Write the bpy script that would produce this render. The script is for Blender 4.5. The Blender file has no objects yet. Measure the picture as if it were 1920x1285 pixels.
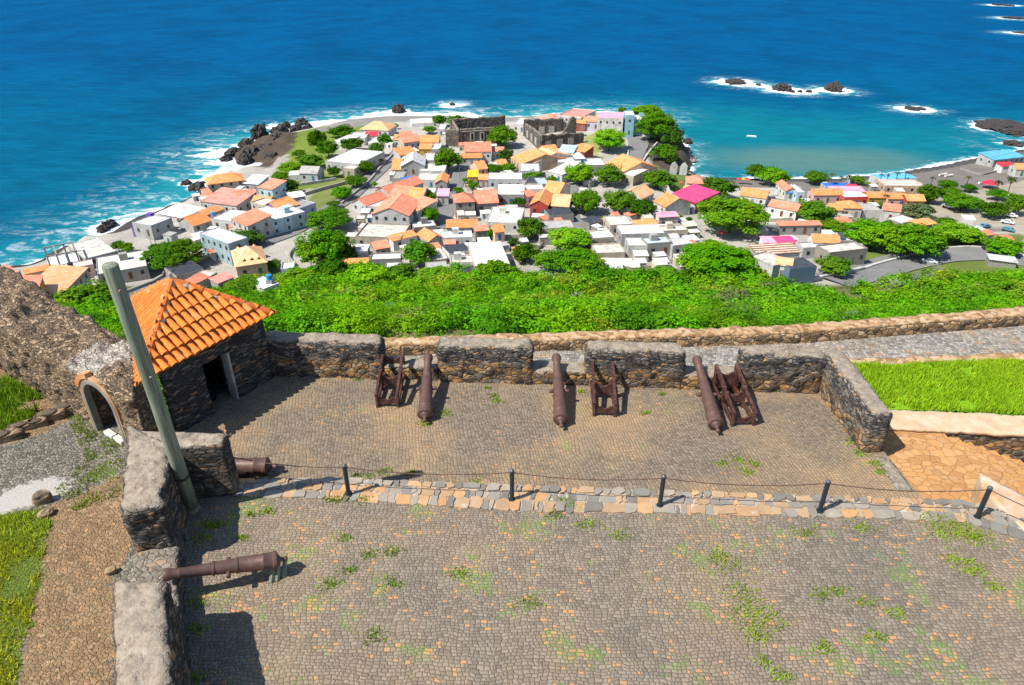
import bpy, bmesh, math, random
import numpy as np
from mathutils import Vector, Matrix, noise
random.seed(7); rng = np.random.default_rng(7)
S = bpy.context.scene; COL = S.collection
# ------------------------------------------------------------------ camera
F, CX, CY, CAMH, PITCH = 1280.0, 960.0, 642.5, 11.0, math.radians(29.5)
cam = bpy.data.cameras.new('camera'); camo = bpy.data.objects.new('camera', cam); COL.objects.link(camo)
cam.sensor_width = 36; cam.lens = 24; cam.clip_start = .1; cam.clip_end = 60000
camo.location = (0, 0, CAMH); camo.rotation_euler = (math.radians(90) - PITCH, 0, 0)
S.camera = camo
S.render.resolution_x, S.render.resolution_y = 1024, 685
# ------------------------------------------------------------------ sky and sun
SUN_EL = math.radians(52); SUNV = Vector((-.89, -.45, 0)).normalized()
W = bpy.data.worlds.new('World'); S.world = W; W.use_nodes = True
wn = W.node_tree; sky = wn.nodes.new('ShaderNodeTexSky'); sky.sky_type = 'NISHITA'; sky.sun_disc = False
sky.sun_elevation = SUN_EL; sky.sun_rotation = math.atan2(SUNV.x, SUNV.y); sky.altitude = 100
sky.air_density = 1.0; sky.dust_density = .4; sky.ozone_density = 1.5
wn.links.new(sky.outputs[0], wn.nodes['Background'].inputs[0]); wn.nodes['Background'].inputs[1].default_value = .108
sl = bpy.data.lights.new('sun', 'SUN'); sl.energy = 4.6; sl.angle = math.radians(.5); sl.color = (1, .94, .84)
so = bpy.data.objects.new('sun', sl); COL.objects.link(so)
sd = Vector((SUNV.x*math.cos(SUN_EL), SUNV.y*math.cos(SUN_EL), math.sin(SUN_EL)))
so.rotation_euler = sd.to_track_quat('Z', 'Y').to_euler(); so.location = sd*60
S.view_settings.view_transform = 'Standard'; S.view_settings.look = 'None'
S.view_settings.exposure = .66; S.view_settings.gamma = 1
S.cycles.max_bounces = 5; S.cycles.diffuse_bounces = 3; S.cycles.transmission_bounces = 3
S.cycles.use_denoising = True

# ------------------------------------------------------------------ rays: a pixel of the survey photo -> a place in the world
def ray(u, v):
    x = (u-CX)/F; y = -(v-CY)/F
    return np.array((x, math.cos(PITCH)+y*math.sin(PITCH), -math.sin(PITCH)+y*math.cos(PITCH)))
def P(u, v, z=0.0):
    d = ray(u, v); t = (z-CAMH)/d[2]
    return (d[0]*t, d[1]*t)
SEA = -80.0
PZ = -.45; K = (CAMH-PZ)/CAMH      # the gun platform lies lower than the court; plan points read at its level
def pf(*pts): return [(x*K, y*K) for x, y in pts]
COAST = [  # pixel of the water line, slope of the shore behind it
 (-400,640,.3),(-150,560,.3),(0,503,.3),(60,497,.3),(88,478,.35),(150,454,.35),(205,440,.3),(235,420,.3),(258,408,.3),(300,396,.3),(340,378,.3),(368,368,.3),(374,348,.3),
 (402,333,.3),(436,323,.3),(470,318,.3),(490,307,.3),(440,302,.3),(432,290,.3),(462,279,.3),(480,262,.3),(520,255,.25),(560,246,.2),(600,237,.15),(660,224,.12),(730,218,.12),
 (790,218,.15),(850,218,.15),(890,222,.17),(935,222,.17),(990,219,.17),(1045,213,.17),(1120,211,.18),(1195,213,.2),(1245,226,.5),(1268,252,1.2),(1290,285,1.3),(1298,310,1.2),(1288,326,.6),
 (1335,334,.07),(1400,334,.06),(1500,336,.06),(1580,334,.06),(1625,330,.06),(1700,320,.06),(1760,311,.06),(1830,296,.06),(1890,284,.06),(1960,272,.1),(2150,250,.2),(2500,240,.2),
 (2700,420,.3),(2700,900,.3),(-700,900,.5)]
CO = np.array([P(u, v, SEA) for u, v, s in COAST]); CS = np.array([s for u, v, s in COAST])
CO[-3:-1] = [(900, 300), (900, -60)]; CO[-1] = (-420, -60); 
def in_poly(x, y, poly):
    inside = np.zeros(x.shape, bool); n = len(poly)
    for i in range(n):
        (x1, y1), (x2, y2) = poly[i], poly[(i+1) % n]
        if y1 == y2: continue
        c = ((y1 > y) != (y2 > y)) & (x < (x2-x1)*(y-y1)/(y2-y1)+x1)
        inside ^= c
    return inside
def seg_dist(x, y, poly, vals=None, closed=True):
    best = np.full(x.shape, 1e9); bv = np.zeros(x.shape)
    n = len(poly)
    for i in range(n if closed else n-1):
        (x1, y1), (x2, y2) = poly[i], poly[(i+1) % n]
        dx, dy = x2-x1, y2-y1; L = dx*dx+dy*dy+1e-9
        t = np.clip(((x-x1)*dx+(y-y1)*dy)/L, 0, 1)
        d = np.hypot(x-x1-t*dx, y-y1-t*dy)
        m = d < best; best = np.where(m, d, best)
        if vals is not None: bv = np.where(m, vals[i]*(1-t)+vals[(i+1) % n]*t, bv)
    return best, bv
BY = [-100, 20.5, 24, 35, 60, 90, 120, 150, 180, 220, 300, 400, 500, 900]
BZ = [-2.0, -2.0, -3.0, -9, -22, -36.5, -50, -62.5, -71.3, -73.2, -75, -76, -76.3, -76.3]
TIP = P(1180, 236, -72)
def zt(x, y):
    x = np.asarray(x, float); y = np.asarray(y, float)
    z = np.interp(y, BY, BZ)
    z = z + 9.5*np.exp(-(((x-95)/60)**2+((y-148)/26)**2))
    z = z + 6.0*np.exp(-(((x-TIP[0])/45)**2+((y-TIP[1])/45)**2))
    d, s = seg_dist(x, y, CO, CS)
    ins = in_poly(x, y, CO)
    land = np.minimum(z, SEA+.25+s*d)
    k = np.minimum(z, SEA+1.2+.05*d+s*d*.2)
    return np.where(ins, land, SEA-.6-.25*d)
_ys = np.arange(24, 700, .5)
def G(u, v, h=0.0):
    """where the line of sight through a pixel of the survey meets the terrain raised by h"""
    d = ray(u, v); t = _ys/d[1]; x = d[0]*t; z = CAMH+d[2]*t
    g = np.maximum(zt(x, _ys), SEA)+h
    i = np.argmax(z <= g)
    if i == 0: i = len(_ys)-1
    a = (z[i-1]-g[i-1]); b = (g[i]-z[i]); f = a/(a+b+1e-9)
    y = _ys[i-1]+f*.5
    return np.array((d[0]*y/d[1], y, CAMH+d[2]*y/d[1]))
def dist_px(p):   # metres per survey pixel at a place, and the sine of the view's dip
    dz = CAMH-p[2]; D = math.hypot(math.hypot(p[0], p[1]), dz)
    c = p[1]*math.cos(PITCH)+dz*math.sin(PITCH)
    return c/F, dz/D

# ------------------------------------------------------------------ nodes
MATS = {}
class NT:
    def __init__(s, name):
        s.m = bpy.data.materials.new(name); s.m.use_nodes = True; s.t = s.m.node_tree
        s.b = s.t.nodes['Principled BSDF']; s.out = s.t.nodes['Material Output']
        s.co = None
    def n(s, typ, **kw):
        nd = s.t.nodes.new('ShaderNode'+typ)
        for k, v in kw.items(): setattr(nd, k, v)
        return nd
    def set(s, sock, v):
        if isinstance(v, bpy.types.NodeSocket): s.t.links.new(v, sock)
        else: sock.default_value = v
    def coord(s):
        if not s.co: s.co = s.n('TexCoord').outputs['Object']
        return s.co
    def mapping(s, scale, rot=(0,0,0), loc=(0,0,0), vec=None):
        m = s.n('Mapping'); s.set(m.inputs[0], vec if vec is not None else s.coord())
        m.inputs['Scale'].default_value = scale; m.inputs['Rotation'].default_value = rot; m.inputs['Location'].default_value = loc
        return m.outputs[0]
    def noise(s, scale=1, detail=3, rough=.55, vec=None, dist=0, col=False):
        nd = s.n('TexNoise'); s.set(nd.inputs['Vector'], vec if vec is not None else s.coord())
        nd.inputs['Scale'].default_value = scale; nd.inputs['Detail'].default_value = detail
        nd.inputs['Roughness'].default_value = rough; nd.inputs['Distortion'].default_value = dist
        return nd.outputs['Color' if col else 'Fac']
    def voro(s, vec, scale=1, feature='F1', rand=1, metric='EUCLIDEAN', out='Color', dims='3D', smooth=None):
        nd = s.n('TexVoronoi', feature=feature, voronoi_dimensions=dims)
        if feature != 'DISTANCE_TO_EDGE': nd.distance = metric
        s.set(nd.inputs['Vector'], vec); nd.inputs['Scale'].default_value = scale; nd.inputs['Randomness'].default_value = rand
        return nd.outputs[out]
    def math(s, op, a, b=0.0, c=0.0, clamp=False):
        nd = s.n('Math', operation=op, use_clamp=clamp)
        s.set(nd.inputs[0], a); s.set(nd.inputs[1], b); s.set(nd.inputs[2], c)
        return nd.outputs[0]
    def vmath(s, op, a, b=(0,0,0)):
        nd = s.n('VectorMath', operation=op); s.set(nd.inputs[0], a); s.set(nd.inputs[1], b); return nd.outputs[0]
    def ramp(s, fac, stops, interp='LINEAR'):
        nd = s.n('ValToRGB'); nd.color_ramp.interpolation = interp; el = nd.color_ramp.elements
        while len(el) < len(stops): el.new(.5)
        for e, (p, c) in zip(el, stops):
            e.position = p; e.color = (c, c, c, 1) if isinstance(c, (int, float)) else (*c, 1)
        s.set(nd.inputs[0], fac); return nd.outputs[0]
    def smooth(s, x, a, b):
        nd = s.n('MapRange', interpolation_type='SMOOTHSTEP'); s.set(nd.inputs[0], x)
        nd.inputs[1].default_value = a; nd.inputs[2].default_value = b; return nd.outputs[0]
    def mix(s, f, a, b, mode='MIX'):
        nd = s.n('Mix', data_type='RGBA', blend_type=mode); s.set(nd.inputs[0], f)
        for i, v in ((6, a), (7, b)):
            s.set(nd.inputs[i], v if isinstance(v, bpy.types.NodeSocket) else (*v, 1))
        return nd.outputs[2]
    def sep(s, v):
        nd = s.n('SeparateXYZ'); s.set(nd.inputs[0], v); return nd.outputs
    def sepc(s, v):
        nd = s.n('SeparateColor'); s.set(nd.inputs[0], v); return nd.outputs
    def nrmz(s): return s.sep(s.n('NewGeometry').outputs['Normal'])[2]
    def attr(s, name, out='Fac'):
        nd = s.n('Attribute'); nd.attribute_name = name; return nd.outputs[out]
    def bump(s, h, strength=.5, dist=.02):
        nd = s.n('Bump'); s.set(nd.inputs['Height'], h); nd.inputs['Strength'].default_value = strength; nd.inputs['Distance'].default_value = dist
        s.t.links.new(nd.outputs[0], s.b.inputs['Normal'])
    def done(s, col, rough=.9, spec=.2, metal=0):
        s.set(s.b.inputs['Base Color'], col if isinstance(col, bpy.types.NodeSocket) else (*col, 1))
        s.set(s.b.inputs['Roughness'], rough); s.b.inputs['Specular IOR Level'].default_value = spec; s.b.inputs['Metallic'].default_value = metal
        return s.m
def cached(fn):
    def g(*a, **k):
        key = (fn.__name__, a, tuple(sorted(k.items())))
        if key not in MATS: MATS[key] = fn(*a, **k)
        return MATS[key]
    return g

@cached
def m_plain(name, col, rough=.8, spec=.2, var=.12, scale=1.5, metal=0):
    t = NT(name); n = t.noise(scale, 4); n2 = t.noise(scale*.23, 2)
    f = t.math('MULTIPLY_ADD', t.math('ADD', n, n2), var*1.6, 1-var*1.6)
    return t.done(t.mix(1, col, f, 'MULTIPLY'), rough, spec, metal)

@cached
def m_wall(name, col, dirt=.62):
    """far painted or cement wall: weather stains run down from the top"""
    t = NT(name); st = t.noise(1, 4, vec=t.mapping((1.1, 1.1, .25))); n = t.noise(.35, 3)
    f = t.smooth(t.math('ADD', st, n), .75, 1.35)
    c = t.mix(t.math('MULTIPLY', f, dirt), col, (.22, .2, .17))
    r = t.n('ObjectInfo').outputs['Random']
    c = t.mix(1, c, t.math('MULTIPLY_ADD', r, .38, .68), 'MULTIPLY')
    return t.done(c, .9, .1)

@cached
def m_roof(name, col, tiles=True):
    t = NT(name); r = t.n('ObjectInfo').outputs['Random']
    n = t.noise(.6, 5, .7); n2 = t.noise(2.4, 4, .7)
    c = t.mix(t.smooth(n, .42, .7), col, (col[0]*.95, min(1, col[1]*1.35+.03), min(1, col[2]*1.6+.04)))
    c = t.mix(t.math('MULTIPLY', t.smooth(n2, .52, .75), .7), c, (col[0]*.45, col[1]*.55, col[2]*.8))
    c = t.mix(1, c, t.math('MULTIPLY_ADD', r, .3, .8), 'MULTIPLY')
    if tiles:
        uv = t.n('TexCoord').outputs['UV']; w = t.n('TexWave', wave_type='BANDS', bands_direction='X'); t.set(w.inputs[0], uv)
        w.inputs['Scale'].default_value = .9; t.bump(w.outputs['Fac'], .5, .12)
        w2 = t.n('TexWave', wave_type='BANDS', bands_direction='Y'); t.set(w2.inputs[0], uv); w2.inputs['Scale'].default_value = .45; w2.inputs['Distortion'].default_value = 1.5
        c = t.mix(t.math('MULTIPLY', t.smooth(w2.outputs['Fac'], .0, .35), -.25), c, (0, 0, 0)) if False else c
    return t.done(c, .85, .15)

@cached
def m_flat(name, col):
    """flat cement roof with stains and repair patches"""
    t = NT(name); n = t.noise(.5, 5, .65); n2 = t.noise(2.2, 3); r = t.n('ObjectInfo').outputs['Random']
    c = t.mix(t.smooth(n, .48, .7), col, tuple(x*.55 for x in col)); c = t.mix(t.smooth(n2, .62, .75), c, (.3, .27, .23))
    c = t.mix(1, c, t.math('MULTIPLY_ADD', r, .25, .85), 'MULTIPLY')
    return t.done(c, .92, .1)

@cached
def m_stone(name, low=(.55, .95), plaster=1, tint='gun', scale=1.0, patch=None):
    """rubble masonry: ochre stones low, thin slate courses high, lime plaster left on top"""
    t = NT(name); co = t.coord(); z = t.sep(co)[2]
    wob = t.vmath('SCALE', t.vmath('SUBTRACT', t.noise(2.2, 2, col=True), (.5, .5, .5)))
    wob.node.inputs['Scale'].default_value = .22; cw = t.vmath('ADD', co, wob)
    a = t.mapping((3.6*scale, 3.6*scale, 6.4*scale), vec=cw)
    ca = t.sepc(t.voro(a))[0]; ca2 = t.sepc(t.voro(a))[1]; ea = t.voro(a, feature='DISTANCE_TO_EDGE', out='Distance')
    b = t.mapping((4.2*scale, 4.2*scale, 13*scale), vec=cw)
    cb = t.sepc(t.voro(b))[0]; eb = t.voro(b, feature='DISTANCE_TO_EDGE', out='Distance')
    if tint == 'gun':
        A = t.ramp(ca, [(0, (.055, .045, .038)), (.2, (.13, .092, .065)), (.36, (.22, .13, .065)), (.5, (.33, .195, .085)), (.66, (.40, .22, .075)), (.74, (.16, .14, .12)), (.88, (.31, .225, .14))], 'CONSTANT')
        B = t.ramp(cb, [(0, (.06, .056, .053)), (.3, (.105, .096, .087)), (.55, (.165, .148, .13)), (.78, (.24, .205, .168)), (.93, (.33, .2, .1))], 'CONSTANT')
    elif tint == 'dark':
        A = t.ramp(ca, [(0, (.05, .045, .042)), (.35, (.10, .088, .076)), (.6, (.16, .132, .105)), (.8, (.27, .15, .085)), (.92, (.2, .18, .155))], 'CONSTANT')
        B = t.ramp(cb, [(0, (.05, .047, .045)), (.4, (.092, .083, .074)), (.7, (.155, .13, .107)), (.86, (.25, .145, .085))], 'CONSTANT')
    else:
        A = t.ramp(ca, [(0, (.11, .08, .055)), (.2, (.21, .14, .08)), (.45, (.33, .215, .115)), (.7, (.42, .27, .14)), (.9, (.50, .38, .25))], 'CONSTANT')
        B = t.ramp(cb, [(0, (.12, .09, .065)), (.3, (.21, .15, .10)), (.6, (.3, .21, .13)), (.85, (.4, .29, .19))], 'CONSTANT')
    f = t.smooth(t.math('MULTIPLY_ADD', t.noise(1.1, 2), .5, t.math('SUBTRACT', z, .25)), low[0], low[1])
    fine = t.noise(24, 4); c = t.mix(f, A, B)
    e = t.math('MULTIPLY_ADD', f, t.math('SUBTRACT', eb, ea), ea)
    gap = t.smooth(e, .01, .075)
    c = t.mix(gap, t.mix(f, (.17, .125, .085), (.15, .115, .08) if tint == 'ruin' else (.05, .048, .045)), c)
    c = t.mix(1, c, t.math('MULTIPLY_ADD', fine, .7, .65), 'MULTIPLY')
    if plaster:
        up = t.smooth(t.math('ADD', t.math('MULTIPLY_ADD', t.noise(2.6, 4, .7), .9, t.nrmz()), t.math('MULTIPLY', t.math('SUBTRACT', fine, .5), .5)), .95, 1.45)
        pl = t.ramp(t.noise(5, 5, .7), [(.3, (.15, .125, .10)), (.44, (.26, .215, .165)), (.6, (.335, .285, .22)), (.75, (.44, .39, .32))])
        c = t.mix(t.math('MULTIPLY', up, plaster), c, pl)
        spl = t.math('MULTIPLY', t.smooth(t.noise(3.1, 4, .65, vec=t.mapping((1, 1, 1.6))), .63, .7), t.smooth(z, low[0], low[1]+.1))
        c = t.mix(t.math('MULTIPLY', spl, .55*min(1, plaster)), c, (.36, .33, .28))
    if patch:
        dv = t.vmath('SUBTRACT', co, patch); ln = t.n('VectorMath', operation='LENGTH'); t.set(ln.inputs[0], dv)
        pk = t.smooth(t.math('ADD', ln.outputs['Value'], t.math('MULTIPLY', t.math('SUBTRACT', t.noise(3, 4, .7), .5), 1.6)), .95, .65)
        c = t.mix(t.math('MULTIPLY', pk, .85), c, t.mix(fine, (.3, .27, .23), (.6, .56, .5)))
    hgt = t.math('ADD', t.smooth(e, 0, .16), t.math('MULTIPLY', fine, .45))
    if plaster: hgt = t.math('MULTIPLY_ADD', t.math('SUBTRACT', t.math('MULTIPLY', t.noise(7, 4, .7), .9), hgt), t.math('MULTIPLY', up, min(1, plaster)), hgt)
    t.bump(hgt, 1.0, .045)
    return t.done(c, .92, .15)
@cached
def m_cobble(name, sx=9.8, sy=14.0, base=((.15,.125,.098),(.185,.155,.122),(.215,.181,.142),(.25,.21,.163)), orange=.955, weeds=.66, dusty=.3, rot=0.0):
    t = NT(name); co = t.coord()
    wob = t.vmath('SUBTRACT', t.noise(.8, 2, col=True), (.5, .5, .5)); sc = t.vmath('SCALE', wob); sc.node.inputs['Scale'].default_value = .35
    wob2 = t.vmath('SUBTRACT', t.noise(4.5, 2, col=True), (.5, .5, .5)); sc2 = t.vmath('SCALE', wob2); sc2.node.inputs['Scale'].default_value = .10
    v = t.sep(t.mapping((sx, sy, 0), rot=(0, 0, rot), vec=t.vmath('ADD', t.vmath('ADD', co, sc), sc2)))
    row = t.math('FLOOR', v[1]); fr = t.math('SUBTRACT', v[1], row); hsh = t.math('FRACT', t.math('MULTIPLY', t.math('SINE', t.math('MULTIPLY', row, 12.9898)), 437.58))
    def v1(feature, out):
        nd = t.n('TexVoronoi', feature=feature, voronoi_dimensions='1D'); t.set(nd.inputs['W'], t.math('ADD', v[0], t.math('MULTIPLY_ADD', row, 61.7, t.math('MULTIPLY', hsh, 9)))); nd.inputs['Scale'].default_value = 1; nd.inputs['Randomness'].default_value = .85; return nd.outputs[out]
    c3 = t.sepc(v1('F1', 'Color')); ey = t.math('MINIMUM', fr, t.math('SUBTRACT', 1, fr)); e = t.math('SMOOTH_MIN', v1('DISTANCE_TO_EDGE', 'Distance'), ey, .12); e = t.math('ADD', e, t.math('MULTIPLY', t.math('SUBTRACT', t.noise(30, 2), .5), .10))
    c = t.ramp(c3[0], [(0, base[0]), (.25, base[1]), (.6, base[2]), (.88, base[3])], 'LINEAR')
    big = t.noise(.35, 3); mid = t.noise(1.3, 4, .6); fine = t.noise(38, 3)
    orr = t.math('MULTIPLY_ADD', t.noise(.7, 3), .5, t.math('SUBTRACT', c3[1], .25))
    c = t.mix(t.math('GREATER_THAN', orr, orange), c, (.44, .235, .115))
    c = t.mix(t.math('MULTIPLY', t.smooth(t.noise(.5, 5, .7, vec=t.mapping((1, 1, 1), loc=(7, 3, 0))), .5, .68), .45), c, (.15, .13, .11))
    c = t.mix(t.math('MULTIPLY', t.smooth(t.math('ADD', big, t.math('MULTIPLY', mid, .4)), .55, .95), dusty), c, (.44, .29, .15))
    gap = t.smooth(e, -.01, .085)
    gc = t.mix(t.smooth(mid, .5, .7), (.095, .077, .058), (.165, .13, .088))
    c = t.mix(gap, gc, c)
    # lichen streaks and weeds in the joints
    wl = t.math('MULTIPLY', t.smooth(t.noise(2.6, 5, .75, vec=t.mapping((1, 1.9, 1), rot=(0, 0, .5))), .66, .72), t.smooth(t.noise(11, 4), .4, .62))
    c = t.mix(t.math('MULTIPLY', wl, .5), c, (.42, .39, .34))
    wg = t.math('MULTIPLY', t.smooth(t.math('ADD', t.noise(.7, 4, .7), t.math('MULTIPLY', t.noise(6, 3), .25)), weeds+.05, weeds+.16), t.smooth(e, .2, .05))
    c = t.mix(t.math('MULTIPLY', wg, .85), c, (.10, .24, .02))
    c = t.mix(1, c, t.math('MULTIPLY_ADD', fine, .6, .7), 'MULTIPLY')
    t.bump(t.math('ADD', t.smooth(e, 0, .22), t.math('MULTIPLY', fine, .3)), .6, .025)
    return t.done(c, .88, .18)

@cached
def m_flag(name):
    t = NT(name); v = t.mapping((3.6, 4.4, .5), vec=t.vmath('ADD', t.coord(), t.mapping((.12, .12, .12), vec=t.noise(3, 2, col=True))))
    c3 = t.sepc(t.voro(v))[0]; e = t.voro(v, feature='DISTANCE_TO_EDGE', out='Distance')
    n = t.noise(4, 5, .65)
    c = t.ramp(c3, [(0, (.38, .185, .07)), (.5, (.46, .24, .09)), (1, (.5, .28, .12))])
    c = t.mix(t.smooth(n, .52, .75), c, (.5, .33, .19)); c = t.mix(t.smooth(n, .36, .22), c, (.3, .14, .05))
    c = t.mix(t.smooth(e, -.02, .05), t.mix(t.smooth(t.noise(2.2, 4), .40, .75), c, (.22, .13, .065)), c); c = t.mix(t.math('MULTIPLY', t.smooth(t.noise(1.1, 5, .7), .52, .7), .5), c, (.33, .21, .12))
    t.bump(t.math('ADD', t.smooth(e, 0, .05), t.math('MULTIPLY', n, .6)), .8, .02)
    return t.done(c, .9, .15)

@cached
def m_island(name, cols, scale=3, amp=.35, bump=.015):
    """pieces of one part (kerb stones, tiles) each with its own colour"""
    t = NT(name); r = t.n('NewGeometry').outputs['Random Per Island']
    c = t.ramp(r, [(i/len(cols), x) for i, x in enumerate(cols)], 'CONSTANT')
    n = t.noise(scale, 5, .65); n2 = t.noise(scale*7, 3)
    c = t.mix(1, c, t.math('MULTIPLY_ADD', n, amp*2, 1-amp), 'MULTIPLY')
    c = t.mix(t.smooth(t.noise(scale*.7, 4, .7), .62, .72), c, (.46, .4, .34)) if bump > .01 else c
    t.bump(t.math('ADD', n, t.math('MULTIPLY', n2, .4)), .7, bump)
    return t.done(c, .88, .18)

@cached
def m_leaf(name, col, trans=.35, var=.45):
    t = NT(name); r = t.n('NewGeometry').outputs['Random Per Island']; o = t.n('ObjectInfo').outputs['Random']
    n = t.noise(.09, 2, vec=t.n('NewGeometry').outputs['Position'])
    k = t.math('MULTIPLY', t.math('MULTIPLY_ADD', r, var, 1-var*.5), t.math('MULTIPLY_ADD', o, .6, .68))
    h_ = t.sepc(t.n('ObjectInfo').outputs['Color'])[0]; o2 = t.math('FRACT', t.math('MULTIPLY', o, 7.31))
    c = t.mix(1, t.mix(t.math('MULTIPLY', o2, .5), t.mix(t.smooth(n, .4, .62), col, (col[0]*1.6+.012, col[1]*1.1, col[2])), (col[0]*1.35+.02, col[1]*.85, col[2]+.012)), k, 'MULTIPLY')
    d = t.n('BsdfDiffuse'); t.set(d.inputs[0], c); tr = t.n('BsdfTranslucent'); t.set(tr.inputs[0], c)
    mx = t.n('MixShader'); mx.inputs[0].default_value = trans
    t.t.links.new(d.outputs[0], mx.inputs[1]); t.t.links.new(tr.outputs[0], mx.inputs[2]); t.t.links.new(mx.outputs[0], t.out.inputs[0])
    return t.m

@cached
def m_rust(name, col=(.088, .048, .040), rough=.5):
    t = NT(name); n = t.noise(5, 5, .7); n2 = t.noise(28, 4); st = t.noise(2, 4, .6, vec=t.mapping((3, .6, 3)))
    c = t.mix(t.smooth(n, .42, .68), col, (.13, .068, .052)); c = t.mix(t.math('MULTIPLY', t.smooth(n2, .6, .75), .5), c, (.05, .026, .022))
    c = t.mix(t.math('MULTIPLY', t.smooth(st, .55, .72), .5), c, tuple(x*1.9 for x in col))
    t.bump(t.math('ADD', n2, t.math('MULTIPLY', n, .6)), .45, .008)
    return t.done(c, rough, .4)

@cached
def m_wood_pole(name):
    t = NT(name); g = t.noise(3, 6, .7, vec=t.mapping((9, 9, .35))); n = t.noise(1.4, 3, vec=t.mapping((1, 1, .5)))
    c = t.ramp(g, [(.3, (.07, .08, .06)), (.46, (.17, .19, .14)), (.62, (.27, .285, .215)), (.8, (.36, .35, .28))])
    c = t.mix(t.math('MULTIPLY', t.smooth(n, .48, .66), .6), c, (.14, .205, .14)); c = t.mix(t.smooth(g, .36, .28), c, (.02, .02, .016))
    t.bump(g, .8, .012); return t.done(c, .85, .2)

@cached
def m_clay(name, col=(.66, .185, .03)):
    t = NT(name); r = t.n('NewGeometry').outputs['Random Per Island']; n = t.noise(6, 5, .65); n2 = t.noise(1.1, 3)
    c = t.mix(t.smooth(n, .5, .8), col, (.74, .28, .07)); c = t.mix(t.math('MULTIPLY', t.smooth(n2, .58, .75), .35), c, (.35, .13, .04)); c = t.mix(t.math('MULTIPLY', t.smooth(t.noise(2.6, 5, .75), .57, .68), .45), c, (.36, .29, .2)); c = t.mix(t.math('MULTIPLY', t.smooth(t.noise(9, 4, .7), .62, .72), .5), c, (.2, .1, .05))
    c = t.mix(1, c, t.math('MULTIPLY_ADD', r, .3, .78), 'MULTIPLY'); t.bump(n, .35, .008)
    return t.done(c, .75, .25)

@cached
def m_soil(name):
    """left bailey ground: colour comes from the zones painted on the mesh (paving, earth, lime patch, turf)"""
    t = NT(name); co = t.coord()
    v = t.mapping((11, 12, 0)); c3 = t.sepc(t.voro(v, rand=.9, dims='2D')); e = t.voro(v, feature='DISTANCE_TO_EDGE', rand=.9, out='Distance', dims='2D')
    n = t.noise(1.6, 5, .65); f = t.noise(9, 5, .7); fine = t.noise(40, 3)
    pav = t.ramp(c3[0], [(0, (.09, .085, .075)), (.5, (.19, .175, .15)), (1, (.27, .245, .2))]); pav = t.mix(t.smooth(e, .01, .12), (.10, .09, .055), pav)
    w = t.mapping((11, 13, 9), vec=t.vmath('ADD', co, t.mapping((.3, .3, .3), vec=t.noise(2.5, 3, col=True)))); w3 = t.sepc(t.voro(w, rand=1))
    earth = t.ramp(w3[0], [(0, (.15, .10, .055)), (.35, (.25, .165, .09)), (.7, (.31, .2, .11)), (.88, (.36, .26, .16)), (.95, (.44, .25, .13))]); earth = t.mix(t.math('MULTIPLY', t.smooth(f, .62, .38), .85), earth, (.2, .135, .08)); earth = t.mix(t.math('MULTIPLY', t.smooth(n, .6, .72), t.smooth(f, .45, .6)), earth, (.14, .2, .04))
    z = t.sepc(t.attr('zone', 'Color'))
    jit = t.math('MULTIPLY', t.math('SUBTRACT', n, .5), 1.5); jf = t.math('MULTIPLY', t.math('SUBTRACT', f, .5), .9)
    def zf(x): return t.smooth(t.math('ADD', t.math('ADD', x, jit), jf), .38, .62)
    c = t.mix(zf(z[0]), pav, earth)
    c = t.mix(zf(z[2]), c, t.mix(f, (.30, .28, .25), (.46, .44, .4)))
    gr = t.ramp(t.noise(11, 5, .75), [(.3, (.10, .08, .04)), (.45, (.09, .13, .02)), (.58, (.12, .17, .02)), (.75, (.2, .17, .08))])
    c = t.mix(zf(z[1]), c, gr)
    c = t.mix(1, c, t.math('MULTIPLY_ADD', fine, .8, .6), 'MULTIPLY')
    t.bump(t.math('MULTIPLY', t.math('ADD', t.math('MULTIPLY', t.smooth(e, 0, .2), .6), f), t.math('MULTIPLY_ADD', zf(z[2]), -.8, 1)), .9, .03)
    return t.done(c, .92, .12)

@cached
def m_turf(name, a=(.18, .38, .012), b=(.28, .48, .02)):
    t = NT(name); n = t.noise(3, 5, .7); f = t.noise(22, 4, .7)
    c = t.mix(n, a, b); c = t.mix(t.smooth(f, .55, .3), c, (.05, .13, .01)); c = t.mix(t.smooth(t.noise(1.1, 4, .7), .66, .74), c, (.3, .22, .1))
    t.bump(f, 1, .05); return t.done(c, .95, .05)

@cached
def m_terrain(name):
    t = NT(name); zc = t.attr('ground', 'Color'); n = t.noise(.22, 5, .65); f = t.noise(1.3, 5, .7); q = t.noise(.05, 3)
    k = t.math('MULTIPLY_ADD', t.math('ADD', n, t.math('ADD', f, q)), .62, .1)
    c = t.mix(1, zc, k, 'MULTIPLY'); t.bump(f, .8, .5); return t.done(c, .95, .08)

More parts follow.
